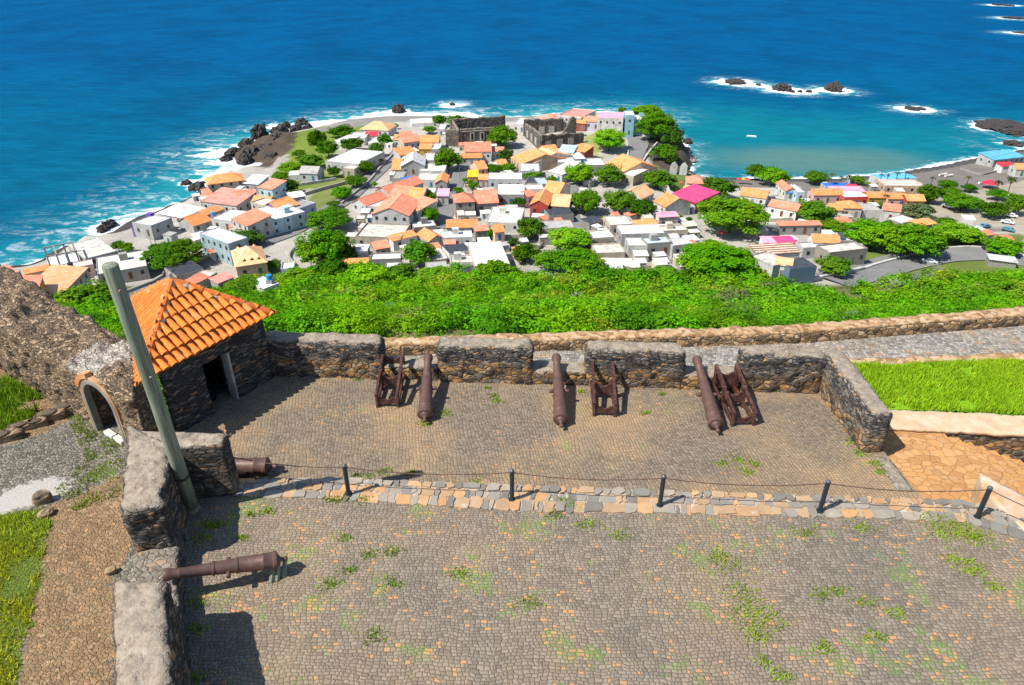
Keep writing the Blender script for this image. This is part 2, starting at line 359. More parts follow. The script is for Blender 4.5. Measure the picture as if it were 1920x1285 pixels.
@cached
def m_sea(name):
    t = NT(name); co = t.coord()
    sh = t.attr('shore'); tq = t.attr('turq'); sn = t.attr('sand'); dp = t.attr('deep')
    big = t.noise(.012, 3, .55, vec=t.mapping((1, .55, 1), rot=(0, 0, -.35))); mid = t.noise(.06, 4, .6, vec=t.mapping((.6, 1, 1), rot=(0, 0, .25)))
    rp = t.noise(.22, 4, .6, vec=t.mapping((.35, 1.5, 1), rot=(0, 0, .15)))
    c = t.mix(dp, (.0, .070, .142), (.0, .056, .148))
    c = t.mix(t.smooth(t.math('MULTIPLY_ADD', mid, .5, t.math('MULTIPLY', big, .7)), .38, .78), c, t.mix(dp, (.0, .10, .19), (.0, .08, .21)))
    c = t.mix(t.math('MULTIPLY', t.smooth(t.math('ADD', tq, t.math('MULTIPLY', t.math('SUBTRACT', mid, .5), .7)), .1, 1), .85), c, (.003, .15, .20))
    c = t.mix(1, c, t.math('MULTIPLY_ADD', rp, .9, .55), 'MULTIPLY')
    c = t.mix(t.smooth(t.math('ADD', sn, t.math('MULTIPLY', t.math('SUBTRACT', big, .5), .9)), .2, 1.0), c, (.07, .17, .16))
    # foam: lace that thickens towards rocks and the beach
    la = t.noise(.05, 6, .7, vec=t.mapping((.8, 1.25, 1), rot=(0, 0, .5)), dist=.8)
    lb = t.noise(.17, 5, .7, vec=t.mapping((.7, 1.3, 1), rot=(0, 0, .4)), dist=.9)
    lace = t.math('SUBTRACT', 1, t.math('MULTIPLY', t.math('ABSOLUTE', t.math('SUBTRACT', la, .5)), 9))
    s1 = t.math('ADD', t.math('MULTIPLY', sh, 1.2), t.math('MULTIPLY', t.math('SUBTRACT', lb, .5), .9))
    s1 = t.math('ADD', s1, t.math('MULTIPLY', t.math('SUBTRACT', la, .5), 1.5))
    s1 = t.math('ADD', s1, t.math('MULTIPLY', t.math('SUBTRACT', t.noise(.022, 3), .56), 1.5)); dense = t.smooth(s1, .52, .80)
    thin = t.math('MULTIPLY', t.math('MULTIPLY', t.smooth(lace, .35, 1), t.smooth(sh, .06, .35)), t.smooth(lb, .42, .66))
    foam = t.math('MAXIMUM', dense, t.math('MULTIPLY', thin, .5))
    c = t.mix(t.math('MULTIPLY', t.smooth(sh, .1, .75), .8), c, (.015, .24, .28))
    c = t.mix(foam, c, (.74, .77, .78))
    ch = t.noise(.5, 5, .65, vec=t.mapping((.55, 1.6, 1), rot=(0, 0, .2))); sw = t.noise(.075, 3, .5, vec=t.mapping((.5, 1.5, 1), rot=(0, 0, .12)))
    t.bump(t.math('ADD', t.math('MULTIPLY', ch, .9), t.math('MULTIPLY', sw, 3.5)), .75, 1.0)
    d = t.n('BsdfDiffuse'); t.set(d.inputs[0], c); g = t.n('BsdfGlossy'); g.inputs['Roughness'].default_value = .35; nb = [x for x in t.t.nodes if x.type == 'BUMP'][0]
    for x in (d, g): t.t.links.new(nb.outputs[0], x.inputs['Normal'])
    mx = t.n('MixShader'); t.set(mx.inputs[0], t.math('MULTIPLY_ADD', foam, -.015, .015)); t.t.links.new(d.outputs[0], mx.inputs[1]); t.t.links.new(g.outputs[0], mx.inputs[2]); t.t.links.new(mx.outputs[0], t.out.inputs[0])
    return t.m

WALLC = dict(white=(.74,.72,.68), cream=(.62,.54,.42), grey=(.33,.32,.30), lgrey=(.52,.53,.52), blue=(.42,.58,.64), aqua=(.32,.62,.72), purple=(.16,.06,.42), yellow=(.68,.42,.05),
             red=(.55,.05,.035), dred=(.3,.06,.04), pink=(.72,.5,.46), lilac=(.58,.55,.68), stone=(.27,.245,.21), beige=(.55,.48,.38), dblue=(.1,.2,.3), ruin=(.16,.125,.095), peach=(.72,.5,.36), navy=(.03,.1,.3))
ROOFC = dict(orange=(.74,.255,.085), coral=(.74,.22,.125), light=(.80,.39,.19), pink=(.72,.26,.22), salmon=(.72,.30,.24), hot=(.75,.07,.2), rose=(.78,.35,.45), white=(.76,.75,.73), pale=(.60,.56,.5),
             grey=(.36,.35,.33), lgrey=(.56,.56,.55), blue=(.03,.17,.62), sky=(.12,.42,.72), red=(.62,.04,.06), rust=(.32,.13,.06), net=(.05,.06,.075), steel=(.45,.54,.6), yellow=(.75,.45,.03))
def wallm(k):
    if k == 'ruin': return m_stone('ruin masonry', (-99, -98), 0, 'ruin', .35)
    return m_wall('wall '+k, WALLC[k])
def roofm(k):
    return m_roof('tiles '+k, ROOFC[k]) if k in ('orange', 'coral', 'light') else m_flat('roof '+k, ROOFC[k])
# ------------------------------------------------------------------ object helpers
def link(o, parent=None):
    COL.objects.link(o)
    if parent: o.parent = parent
    return o
def thing(name, label, cat, loc=(0,0,0), rz=0.0, group=None):
    o = bpy.data.objects.new(name, None); o.empty_display_size = .2; link(o)
    o.location = loc; o.rotation_euler = (0, 0, rz)
    return tag(o, label, cat, group)
def tag(o, label, cat, group=None):
    o['label'] = label; o['category'] = cat
    if group: o['group'] = group
    return o
def kind(o, k): o['kind'] = k; return o
class MB:
    """collects shapes for one mesh object"""
    def __init__(s): s.v = []; s.f = []; s.uv = None
    def add(s, vs, fs):
        n = len(s.v); s.v += [tuple(v) for v in vs]; s.f += [tuple(i+n for i in f) for f in fs]; return s
    def box(s, c, size, rz=0.0, taper=1.0):
        hx, hy, hz = size[0]/2, size[1]/2, size[2]/2; ca, sa = math.cos(rz), math.sin(rz); vs = []
        for z, k in ((-hz, 1), (hz, taper)):
            for x, y in ((-hx, -hy), (hx, -hy), (hx, hy), (-hx, hy)):
                x *= k; y *= k; vs.append((c[0]+x*ca-y*sa, c[1]+x*sa+y*ca, c[2]+z))
        return s.add(vs, [(3,2,1,0),(4,5,6,7),(0,1,5,4),(1,2,6,5),(2,3,7,6),(3,0,4,7)])
    def prism(s, poly, z0, z1):
        n = len(poly); a = sum(poly[i][0]*poly[(i+1)%n][1]-poly[(i+1)%n][0]*poly[i][1] for i in range(n))
        if a < 0: poly = poly[::-1]
        vs = [(x, y, z0) for x, y in poly]+[(x, y, z1) for x, y in poly]
        return s.add(vs, [tuple(range(n))[::-1], tuple(range(n, 2*n))]+[(i, (i+1)%n, n+(i+1)%n, n+i) for i in range(n)])
    def tube(s, pts, r, seg=8, cap=True):
        pts = [Vector(p) for p in pts]; rs = r if isinstance(r, (list, tuple)) else [r]*len(pts); vs = []; fs = []
        up = None
        for i, p in enumerate(pts):
            d = (pts[min(i+1, len(pts)-1)]-pts[max(i-1, 0)]).normalized()
            if up is None: up = d.orthogonal().normalized()
            up = (up-d*up.dot(d)).normalized(); w = d.cross(up)
            for k in range(seg):
                a = 2*math.pi*k/seg; vs.append(p+(up*math.cos(a)+w*math.sin(a))*rs[i])
        for i in range(len(pts)-1):
            for k in range(seg):
                k2 = (k+1) % seg; fs.append((i*seg+k, i*seg+k2, (i+1)*seg+k2, (i+1)*seg+k))
        if cap: fs += [tuple(range(seg))[::-1], tuple(range((len(pts)-1)*seg, len(pts)*seg))]
        return s.add(vs, fs)
    def lathe(s, prof, origin, axis, seg=20):
        ax = Vector(axis).normalized(); up = ax.orthogonal().normalized(); w = ax.cross(up); vs = []; fs = []; n = len(prof)
        for x, r in prof:
            for k in range(seg):
                a = 2*math.pi*k/seg; vs.append(Vector(origin)+ax*x+(up*math.cos(a)+w*math.sin(a))*max(r, .001))
        for i in range(n-1):
            for k in range(seg):
                k2 = (k+1) % seg; fs.append((i*seg+k, i*seg+k2, (i+1)*seg+k2, (i+1)*seg+k))
        return s.add(vs, fs+[tuple(range(seg))[::-1], tuple(range((n-1)*seg, n*seg))])
    def quad(s, a, b, c, d): return s.add([a, b, c, d], [(0, 1, 2, 3)])
    def build(s, name, mat, parent=None, smooth=False, bevel=0, angle=None):
        me = bpy.data.meshes.new(name); me.from_pydata(s.v, [], s.f); me.update()
        if s.uv is not None:
            ul = me.uv_layers.new(name='UVMap'); ul.data.foreach_set('uv', np.array(s.uv, np.float32).ravel())
        me.materials.append(mat)
        if smooth: me.polygons.foreach_set('use_smooth', [True]*len(me.polygons))
        o = bpy.data.objects.new(name, me); link(o, parent)
        if bevel:
            m = o.modifiers.new('bevel', 'BEVEL'); m.width = bevel; m.segments = 2; m.limit_method = 'ANGLE'
        return o
def np_mesh(name, V, Fq, mat, parent=None, smooth=False):
    """V (n,3), Fq (m,k) arrays -> object"""
    me = bpy.data.meshes.new(name); k = Fq.shape[1]
    me.vertices.add(len(V)); me.vertices.foreach_set('co', np.ascontiguousarray(V, np.float32).ravel())
    me.loops.add(Fq.size); me.loops.foreach_set('vertex_index', np.ascontiguousarray(Fq, np.int32).ravel())
    me.polygons.add(len(Fq)); me.polygons.foreach_set('loop_start', np.arange(0, Fq.size, k, dtype=np.int32))
    me.update(calc_edges=True); me.validate()
    if smooth: me.polygons.foreach_set('use_smooth', np.ones(len(me.polygons), bool))
    me.materials.append(mat); o = bpy.data.objects.new(name, me); return link(o, parent)
def point_attr(me, name, vals, col=False):
    a = me.attributes.new(name, 'FLOAT_COLOR' if col else 'FLOAT', 'POINT')
    a.data.foreach_set('color' if col else 'value', np.ascontiguousarray(vals, np.float32).ravel())
def grid_faces(nx, ny):
    i = np.arange(nx-1)[None, :]+np.arange(ny-1)[:, None]*nx
    return np.stack([i, i+1, i+1+nx, i+nx], -1).reshape(-1, 4)

def stone_block(name, quad, z0, z1, mat, parent=None, r=.16, cell=.09, amp=.025, batter=.0, ztop=None, freq=2.2):
    """a masonry block on a four-cornered plan (near-left, near-right, far-right, far-left): rounded top and corners, uneven faces.
    ztop(u,w) may bend the top."""
    q = [Vector((*p, 0)) for p in quad]
    LX = (q[1]-q[0]).length*.5+(q[2]-q[3]).length*.5; LY = (q[3]-q[0]).length*.5+(q[2]-q[1]).length*.5; LZ = z1-z0
    nx, ny, nz = [max(2, int(L/cell)) for L in (LX, LY, LZ)]
    bm = bmesh.new(); idx = {}
    def vert(i, j, k):
        if (i, j, k) in idx: return idx[i, j, k]
        p = Vector((i/nx*LX-LX/2, j/ny*LY-LY/2, k/nz*LZ-LZ/2))
        h = Vector((LX/2, LY/2, LZ/2)); rr = min(r, LX*.45, LY*.45)
        c = Vector((max(-h.x+rr, min(h.x-rr, p.x)), max(-h.y+rr, min(h.y-rr, p.y)), min(h.z-rr, p.z)))
        d = p-c
        if d.length > 1e-6:
            nrm = d.normalized(); p = c+nrm*rr
        else: nrm = Vector((0, 0, 1)) if k == nz else Vector((0, 0, 0))
        u, w = p.x/LX+.5, p.y/LY+.5; zf = p.z/LZ+.5
        b = q[0]*(1-u)*(1-w)+q[1]*u*(1-w)+q[2]*u*w+q[3]*(1-u)*w
        cen = (q[0]+q[1]+q[2]+q[3])/4
        if batter: b = cen+(b-cen)*(1-batter*zf)
        top = ztop(u, w) if ztop else z1
        wp = Vector((b.x, b.y, z0+(top-z0)*zf))
        ln = nrm.copy(); e1 = (q[1]-q[0]).normalized(); e2 = (q[3]-q[0]).normalized(); wn = e1*ln.x+e2*ln.y+Vector((0, 0, ln.z))
        nz_ = noise.noise(wp*freq)*amp*1.2+noise.noise(wp*freq*3.1)*amp*.9+noise.noise(wp*freq*7)*amp*.5
        wp = wp+wn*nz_
        idx[i, j, k] = bm.verts.new(wp); return idx[i, j, k]
    for k in range(nz):
        for i in range(nx):
            bm.faces.new((vert(i,0,k), vert(i+1,0,k), vert(i+1,0,k+1), vert(i,0,k+1)))
            bm.faces.new((vert(i+1,ny,k), vert(i,ny,k), vert(i,ny,k+1), vert(i+1,ny,k+1)))
        for j in range(ny):
            bm.faces.new((vert(0,j+1,k), vert(0,j,k), vert(0,j,k+1), vert(0,j+1,k+1)))
            bm.faces.new((vert(nx,j,k), vert(nx,j+1,k), vert(nx,j+1,k+1), vert(nx,j,k+1)))
    for i in range(nx):
        for j in range(ny):
            bm.faces.new((vert(i,j,nz), vert(i+1,j,nz), vert(i+1,j+1,nz), vert(i,j+1,nz))); bm.faces.new((vert(i,j+1,0), vert(i+1,j+1,0), vert(i+1,j,0), vert(i,j,0)))
    bm.normal_update()
    me = bpy.data.meshes.new(name); bm.to_mesh(me); bm.free(); me.materials.append(mat)
    me.polygons.foreach_set('use_smooth', [True]*len(me.polygons))
    return link(bpy.data.objects.new(name, me), parent)
def sheet(name, poly, z, mat, parent=None, cell=None, zfun=None):
    bm = bmesh.new(); vs = [bm.verts.new((x, y, z)) for x, y in poly]; f = bm.faces.new(vs)
    if f.normal.z < 0: f.normal_flip()
    bm.normal_update()
    if bm.faces[:][0].normal.z < 0: bmesh.ops.reverse_faces(bm, faces=bm.faces[:])
    if cell:
        x0, x1 = min(p[0] for p in poly), max(p[0] for p in poly); y0, y1 = min(p[1] for p in poly), max(p[1] for p in poly)
        for ax, a, b in ((0, x0, x1), (1, y0, y1)):
            c = a+cell
            while c < b:
                no = (1, 0, 0) if ax == 0 else (0, 1, 0); co = (c, 0, 0) if ax == 0 else (0, c, 0)
                bmesh.ops.bisect_plane(bm, geom=bm.verts[:]+bm.edges[:]+bm.faces[:], plane_co=co, plane_no=no); c += cell
    if zfun:
        for v in bm.verts: v.co.z = zfun(v.co.x, v.co.y)
    me = bpy.data.meshes.new(name); bm.to_mesh(me); bm.free(); me.materials.append(mat)
    return link(bpy.data.objects.new(name, me), parent)
# ------------------------------------------------------------------ the fort: paving, walls, hut
def plaster(name, a, b):
    t = NT(name); n = t.noise(1.6, 5, .65); f = t.noise(9, 5, .7)
    c = t.mix(t.smooth(n, .35, .68), a, b); c = t.mix(t.smooth(f, .62, .75), c, (.3, .2, .12)); t.bump(f, .5, .015); return t.done(c, .9, .15)
GUN = m_stone('gun wall', (.02, .36), .9, 'gun', 1.25); DARK = m_stone('dark wall', (.2, .6), 1, 'dark', 1.2); RUIN = m_stone('rampart rubble', (-9, -8), .0, 'ruin', 1.45, (-11.1, 15.9, 1.6))
HUTM = m_stone('hut wall', (-9, -8), 0, 'dark', .95)
kind(sheet('court_paving', [(0,2),(-3.2,2),(-5,6),(-7.1,10.3),(-7.9,12),(-6.6,12.5),(10.3,11.6),(11.3,10.95),(13,9.6),(16.5,6.8),(24,6.8),(24,2)], 0, m_cobble('court cobbles', weeds=.62)), 'structure')
kind(sheet('gun_platform', pf((-9.2,11.7),(9.6,11.7),(9.5,13.7),(9.6,16.9),(-8.2,17.7)), PZ, m_cobble('platform cobbles', 11, 17, ((.135,.108,.08),(.18,.145,.107),(.215,.173,.127),(.255,.205,.15)), .985, .70, .6, 1.45)), 'structure')
kind(sheet('outer_path', [(-7.6,18.2),(10,17.4),(10,19.6),(31,20.3),(30,26.5),(14,23.2),(-7.4,21.4)], -1.55, m_cobble('path cobbles', 6.5, 8, ((.15,.14,.125),(.23,.215,.195),(.3,.285,.26),(.38,.36,.33)), .97, .68, .2)), 'structure')
# kerb strip between court and gun platform
def kerb(name, line_a, line_b, label, cols, rows=3, size=.34, h=.025):
    mb = MB(); A = [Vector((*p, 0)) for p in line_a]; B = [Vector((*p, 0)) for p in line_b]
    def along(L, s):
        tot = sum((L[i+1]-L[i]).length for i in range(len(L)-1)); d = s*tot
        for i in range(len(L)-1):
            l = (L[i+1]-L[i]).length
            if d <= l or i == len(L)-2: return L[i]+(L[i+1]-L[i])*(d/l)
            d -= l
    tot = sum((A[i+1]-A[i]).length for i in range(len(A)-1))
    cut = sorted([0, .42, .74, 1][:rows+1] if rows == 3 else [i/rows for i in range(rows+1)])
    for r in range(rows):
        d = 0
        while d < tot:
            w = random.choice([.45,.6,.8,1,1.2,1.5])*random.uniform(.8, 1.2)*size*.85*(1 if r == 0 else .8); s0, s1 = d/tot, min(1, (d+w-.025)/tot); d += w
            f0, f1 = cut[r]+random.uniform(0, .05), cut[r+1]-random.uniform(0, .05); q = []
            for s, f in ((s0, f0), ((s0+s1)/2, f0-.03), (s1, f0), (s1, (f0+f1)/2), (s1, f1), ((s0+s1)/2, f1+.03), (s0, f1), (s0, (f0+f1)/2)):
                p = along(B, s).lerp(along(A, s), f); q.append((p.x+random.uniform(-.035, .035), p.y+random.uniform(-.035, .035)))
            mb.prism(q, -.05, h+random.uniform(-.015, .02)+(.015 if r == rows-1 else 0))
    o = mb.build(name, m_island(name+' stone', cols), bevel=.018); return o
KC = ((.44,.25,.12),(.48,.29,.15),(.23,.205,.175),(.17,.155,.135),(.39,.24,.13),(.29,.255,.205),(.2,.185,.16),(.40,.275,.165),(.33,.28,.22),(.26,.235,.2),(.36,.24,.14),(.22,.2,.17))
o = kerb('kerb_strip', [(-6.9,12.72),(-4.14,12.74),(0,12.5),(3.54,12.32),(7.37,12.1),(10.4,12.0)], [(-6.9,12.15),(-3.83,12.0),(0,11.62),(3.39,11.55),(8.28,11.4),(10.2,11.25)], '', KC)
kind(o, 'structure')
mb = MB(); mb.prism([(-7.4,12.2),(-3.83,12.06),(0,11.7),(3.4,11.62),(8.28,11.46),(10.2,11.32),(10.35,11.98),(7.37,12.06),(0,12.44),(-4.14,12.68),(-7.4,12.7)], PZ-.4, .004); kind(mb.build('kerb_bank', plaster('kerb mortar', (.33,.23,.15), (.5,.44,.36))), 'structure')
kind(kerb('kerb_strip', [(10.42,12.02),(11.6,11.3),(13.5,9.9),(16.2,7.9)], [(10.22,11.23),(11.1,10.7),(12.9,9.35),(15.6,7.4)], '', KC), 'structure')

# --- parapet with merlons along the gun platform, and its return on the right
def fy(x): return K*(17.34-(x/K+6.4)*.0605)
par = thing('battlement_wall', 'sunlit stone parapet of five rounded merlons behind the row of cannons', 'battlement', (1.3, 17, 0))
par.location = (0, 0, 0)
MER = [(a*K, b*K) for a, b in ((-8.1,-3.72), (-2.24,.66), (2.08,5.0), (6.5,8.95))]
for i, (a, b) in enumerate(MER):
    stone_block('merlon', [(a,fy(a)),(b,fy(b)),(b-.05,fy(b)+.72),(a+.05,fy(a)+.72)], PZ-.3, PZ+1.29, GUN, par, r=.2, amp=.045, batter=.02, cell=.075, freq=2.8)
for a, b in ((-3.72*K,-2.24*K), (.66*K,2.08*K), (5.0*K,6.5*K)):
    stone_block('embrasure_sill', [(a-.1,fy(a)+.04),(b+.1,fy(b)+.04),(b+.15,fy(b)+.74),(a-.15,fy(a)+.74)], PZ-.3, PZ+.47, m_stone('sill wall', (.1, .5), .9, 'gun', 1.3), par, r=.07, amp=.03)
stone_block('merlon', pf((8.88,13.72),(9.5,13.72),(9.55,17.05),(8.85,17.05)), PZ-.3, PZ+1.26, m_stone('return wall', (-.15, .3), .9, 'gun', 1.25), par, r=.22, amp=.03, batter=.03)
# --- outer wall beyond the path
ow = thing('outer_wall', 'long low outer wall with broad ochre top along the green slope', 'wall')
OWM = m_stone('outer wall stone', (9, 10), .0, 'ruin', 1.1)
def ochre_top():
    t = NT('ochre coping'); n = t.noise(4, 5, .7); w = t.sepc(t.voro(t.mapping((6, 6, 6))))[0]
    c = t.ramp(w, [(0, (.2, .12, .06)), (.4, (.36, .21, .1)), (.7, (.44, .29, .16)), (1, (.5, .37, .24))]); c = t.mix(t.smooth(n, .5, .7), c, (.5, .38, .27))
    t.bump(t.noise(10, 5, .7), .9, .04); return t.done(c, .92, .12)
OT = ochre_top()
oa, ob, oc = [Vector((*P(u, v, -1.55), 0)) for u, v in ((600,672),(1500,644),(1920,611))]; od = ob+(oc-ob)*2.2
for q, zt0 in (([tuple(oa[:2]),tuple(ob[:2]),(ob.x-.05,ob.y+.58),(oa.x,oa.y+.56)], -1.13), ([tuple(ob[:2]),tuple(od[:2]),(od.x-.1,od.y+.66),(ob.x-.05,ob.y+.6)], -1.11)):
    stone_block('wall_section', q, -4.5, zt0, OWM, ow, r=.08, amp=.05, cell=.12)
    a, b, c, d = [Vector((*p, 0)) for p in q]
    ins = .05
    stone_block('coping', [tuple((a+(d-a)*ins)[:2]), tuple((b+(c-b)*ins)[:2]), tuple((c+(d-c)*0)[:2]), tuple(d[:2])], zt0-.06, zt0+.07, OT, ow, r=.05, amp=.05, cell=.12)
# --- grass bed on the right with its stone edge and plastered wall, stairs
bed = pf((9.45,16.1),(10.9,15.95),(26,15.6),(26,19.55),(16.6,18.75),(11.2,18.45),(9.5,18.4))
o = sheet('ground', bed, PZ-.22, m_turf('bed turf')); kind(o, 'structure')
tag(stone_block('bed_edging', pf((9.55,18.25),(26,19.4),(26,19.75),(9.6,18.62)), -2.4, PZ-.16, OT, r=.06, amp=.05, cell=.1), 'low ochre stone edging between grass bed and outer path', 'edging')
cq = [P(u, v, PZ-.15) for u, v in ((1640,800),(2180,828),(2180,788),(1640,765))]
pw = thing('bed_wall', 'low wall with wide pale plaster top between grass bed and stairs', 'wall')
stone_block('wall_base', [(cq[0][0],cq[0][1]+.04),(cq[1][0],cq[1][1]+.04),cq[2],cq[3]], -2.4, PZ-.22, m_stone('bed wall stone', (-1.05, -.7), 0, 'gun', 1.1), pw, r=.05, amp=.03)
stone_block('plaster_cap', cq, PZ-.26, PZ-.15, plaster('cap plaster', (.48,.33,.2), (.56,.44,.32)), pw, r=.05, amp=.045, cell=.1)
FL_ = m_flag('flagstone')
st = thing('stone_stairs', 'orange flagstone stairs descending to the right beside the plastered wall', 'stairs')
mb = MB(); mb.prism(pf((9.0,11.6),(11.7,11.3),(11.75,15.3),(9.0,15.3)), PZ-.9, PZ-.28); mb.build('landing', FL_, st, bevel=.015)
for i in range(6):
    x0 = 11.75+.36*i; mb = MB(); dx = .12*i
    mb.prism(pf((x0-.12,10.4),(x0+.36,10.4),(x0+.42,15.25),(x0+.02,15.25)), -2.6, PZ-.28-.13*(i+1)); mb.build('step', FL_, st, bevel=.02)
mb = MB(); mb.prism(pf((13.75,9.0),(26,6.9),(26,15.25),(13.9,15.25)), -2.6, PZ-1.19); mb.build('lower_landing', plaster('yard dirt', (.36,.24,.13), (.44,.31,.18)), st)
tag(stone_block('stair_side_wall', [P(1842,914,.05),P(2010,1085,.05),P(2060,1000,.05),P(1838,886,.05)], -2.2, .05, plaster('side wall', (.46,.27,.13), (.5,.42,.33)), r=.04, amp=.03, cell=.1), 'low white and orange stone wall at the near side of the stairs', 'wall')
tag(stone_block('doorstep', pf((9.1,12.3),(9.5,12.25),(9.52,13.5),(9.15,13.6)), PZ-.4, PZ+.012, m_stone('step slab', (-9, -8), .8, 'gun', 1.6), r=.03, amp=.012, cell=.06), 'flat grey slabs at the foot of the parapet end', 'step')

# --- left battlement
lb = thing('battlement_wall', 'thick plastered battlement with rounded merlons at the left of the court', 'battlement')
stone_block('merlon', [(-7.69,9.98),(-6.9,10.13),(-7.55,12.12),(-8.98,12.92)], -.5, 1.57, DARK, lb, r=.18, amp=.05, cell=.075)
stone_block('merlon', [(-7.6,12.0),(-6.45,12.17),(-6.5,12.62),(-8.85,12.75)], -.5, 1.5, DARK, lb, r=.12, amp=.026, batter=.03)
stone_block('embrasure_sill', [(-7.32,9.0),(-6.36,9.0),(-6.85,10.2),(-7.75,10.05)], -.5, .47, m_stone('left sill', (-9, -8), .55, 'gun', 1.4), lb, r=.05, amp=.03)
stone_block('embrasure_sill', [(-6.97,8.3),(-6.03,8.3),(-6.36,9.0),(-7.32,9.0)], -.5, .49, m_stone('left sill', (-9, -8), .55, 'gun', 1.4), lb, r=.05, amp=.03)
stone_block('merlon', [(-4.3,3.0),(-3.4,3.0),(-6.08,8.45),(-6.98,8.33)], -.5, 1.57, m_stone('near merlon', (.2, .6), 1.35, 'dark'), lb, r=.2, amp=.045, cell=.075)

# --- ruined rampart with its arched gateway
def bool_cut(o, cutter):
    m = o.modifiers.new('cut', 'BOOLEAN'); m.operation = 'DIFFERENCE'; m.solver = 'EXACT'; m.object = cutter
    bpy.context.view_layer.update(); dg = bpy.context.evaluated_depsgraph_get()
    me = bpy.data.meshes.new_from_object(o.evaluated_get(dg)); o.modifiers.clear(); o.data = me
    bpy.data.objects.remove(cutter)
GZ = -.42
ra = thing('ruined_rampart', 'broad ruined rubble rampart with an arched gateway left of the hut', 'rampart')
def rtop(u, w):
    p = Vector((u*9, w*3, 1)); return 1.62+.16*noise.noise(p*.9)+.12*noise.noise(p*2.3)+.08*math.sin(u*7)-.10*w
rw = stone_block('wall', [(-20,20.75),(-9.3,13.95),(-9.85,16.1),(-20,24)], GZ-.8, 1.65, RUIN, ra, r=.22, amp=.12, cell=.09, ztop=rtop, freq=1.7)
fd = Vector((.842, -.535, 0)).normalized(); fn = Vector((-fd.y*-1, 0, 0)); fn = Vector((fd.y, -fd.x, 0)); 
if fn.y > 0: fn = -fn            # outward face normal
J0 = Vector((-11.55, 15.35, 0)); AW = 1.6; AH = 1.12
prof = [(0, GZ-.2), (AW, GZ-.2)]+[(AW/2+AW/2*math.cos(a), GZ+AH+AW/2*math.sin(a)*.9) for a in [math.pi*i/14 for i in range(15)]]
def arch_solid(grow, d0, d1):
    pr = [(0-grow, GZ-.2), (AW+grow, GZ-.2)]+[(AW/2+(AW/2+grow)*math.cos(a), GZ+AH+(AW/2+grow)*math.sin(a)*.9) for a in [math.pi*i/14 for i in range(15)]]
    mb = MB(); n = len(pr); vs = [J0+fd*s+fn*d0+Vector((0,0,z)) for s, z in pr]+[J0+fd*s+fn*d1+Vector((0,0,z)) for s, z in pr]
    mb.add(vs, [tuple(range(n)), tuple(range(n, 2*n))[::-1]]+[(i, n+i, n+(i+1)%n, (i+1)%n) for i in range(n)]); return mb
bool_cut(rw, arch_solid(0, .8, -1.75).build('cutter', RUIN))
def arch_ring(name, g0, g1, d0, d1, mat, parent):
    mb = MB(); pr = []
    for g in (g0, g1):
        pr.append([(AW+g, GZ-.1)]+[(AW/2+(AW/2+g)*math.cos(a), GZ+AH+(AW/2+g)*math.sin(a)*.9) for a in [math.pi*i/14 for i in range(15)]]+[(-g, GZ-.1)])
    n = len(pr[0]); vs = [J0+fd*s+fn*d+Vector((0,0,z)) for d in (d0, d1) for L in pr for s, z in L]
    fs = []
    for i in range(n-1):
        a, b, c, d = 0, n, 2*n, 3*n
        fs += [(a+i, a+i+1, b+i+1, b+i), (c+i, d+i, d+i+1, c+i+1), (a+i, c+i, c+i+1, a+i+1), (b+i, b+i+1, d+i+1, d+i)]
    mb.add(vs, fs); o = mb.build(name, mat, parent, bevel=.02)
    bm = bmesh.new(); bm.from_mesh(o.data); bmesh.ops.recalc_face_normals(bm, faces=bm.faces[:]); bm.to_mesh(o.data); bm.free(); return o
arch_ring('arch_frame', -.15, -.005, .06, -.13, plaster('arch lime', (.17,.16,.14), (.30,.26,.21)), ra)
arch_ring('arch_surround', 0.0, .075, .05, -.1, plaster('arch brick', (.40,.20,.09), (.42,.29,.17)), ra)
mb = MB(); n_ = 6; A0 = [math.radians(100+12*k) for k in range(n_)]
for g0, g1 in ((.05, .21),):
    vs = [J0+fd*(AW/2+(AW/2+g)*math.cos(a))+fn*d+Vector((0,0,GZ+AH+(AW/2+g)*math.sin(a)*.9)) for d in (.075, -.1) for g in (g0, g1) for a in A0]
    for k in range(n_-1): mb.f += []
    mb.add(vs, [f for k in range(n_-1) for f in ((k, k+1, n_+k+1, n_+k), (n_+k, n_+k+1, 3*n_+k+1, 3*n_+k), (k, 2*n_+k, 2*n_+k+1, k+1))]+[(0, n_, 3*n_, 2*n_), (n_-1, 3*n_-1, 4*n_-1, 2*n_-1)])
o = mb.build('brick_shoulder', plaster('old brick', (.42,.15,.05), (.5,.27,.13)), ra); bm = bmesh.new(); bm.from_mesh(o.data); bmesh.ops.recalc_face_normals(bm, faces=bm.faces[:]); bm.to_mesh(o.data); bm.free()
def lumps(name, spots, mat, parent=None):
    """one weathered stone each"""
    out = []
    for (x, y, z, sx, sy, sz, rz) in spots:
        bm = bmesh.new(); bmesh.ops.create_icosphere(bm, subdivisions=3, radius=1); ph = Vector((x*3.1, y*2.7, z))
        for v in bm.verts:
            k = 1+.28*noise.noise(v.co*1.3+ph)+.12*noise.noise(v.co*3.2+ph); c = v.co*k
            c = Vector((max(-.8, min(.8, c.x)), max(-.8, min(.8, c.y)), max(-.7, min(.75, c.z))))
            v.co = Matrix.Rotation(rz, 3, 'Z') @ Vector((c.x*sx, c.y*sy, c.z*sz))
        me = bpy.data.meshes.new(name); bm.to_mesh(me); bm.free(); me.materials.append(mat); me.polygons.foreach_set('use_smooth', [True]*len(me.polygons))
        o = link(bpy.data.objects.new(name, me), parent); o.location = (x, y, z); out.append(o)
    return out

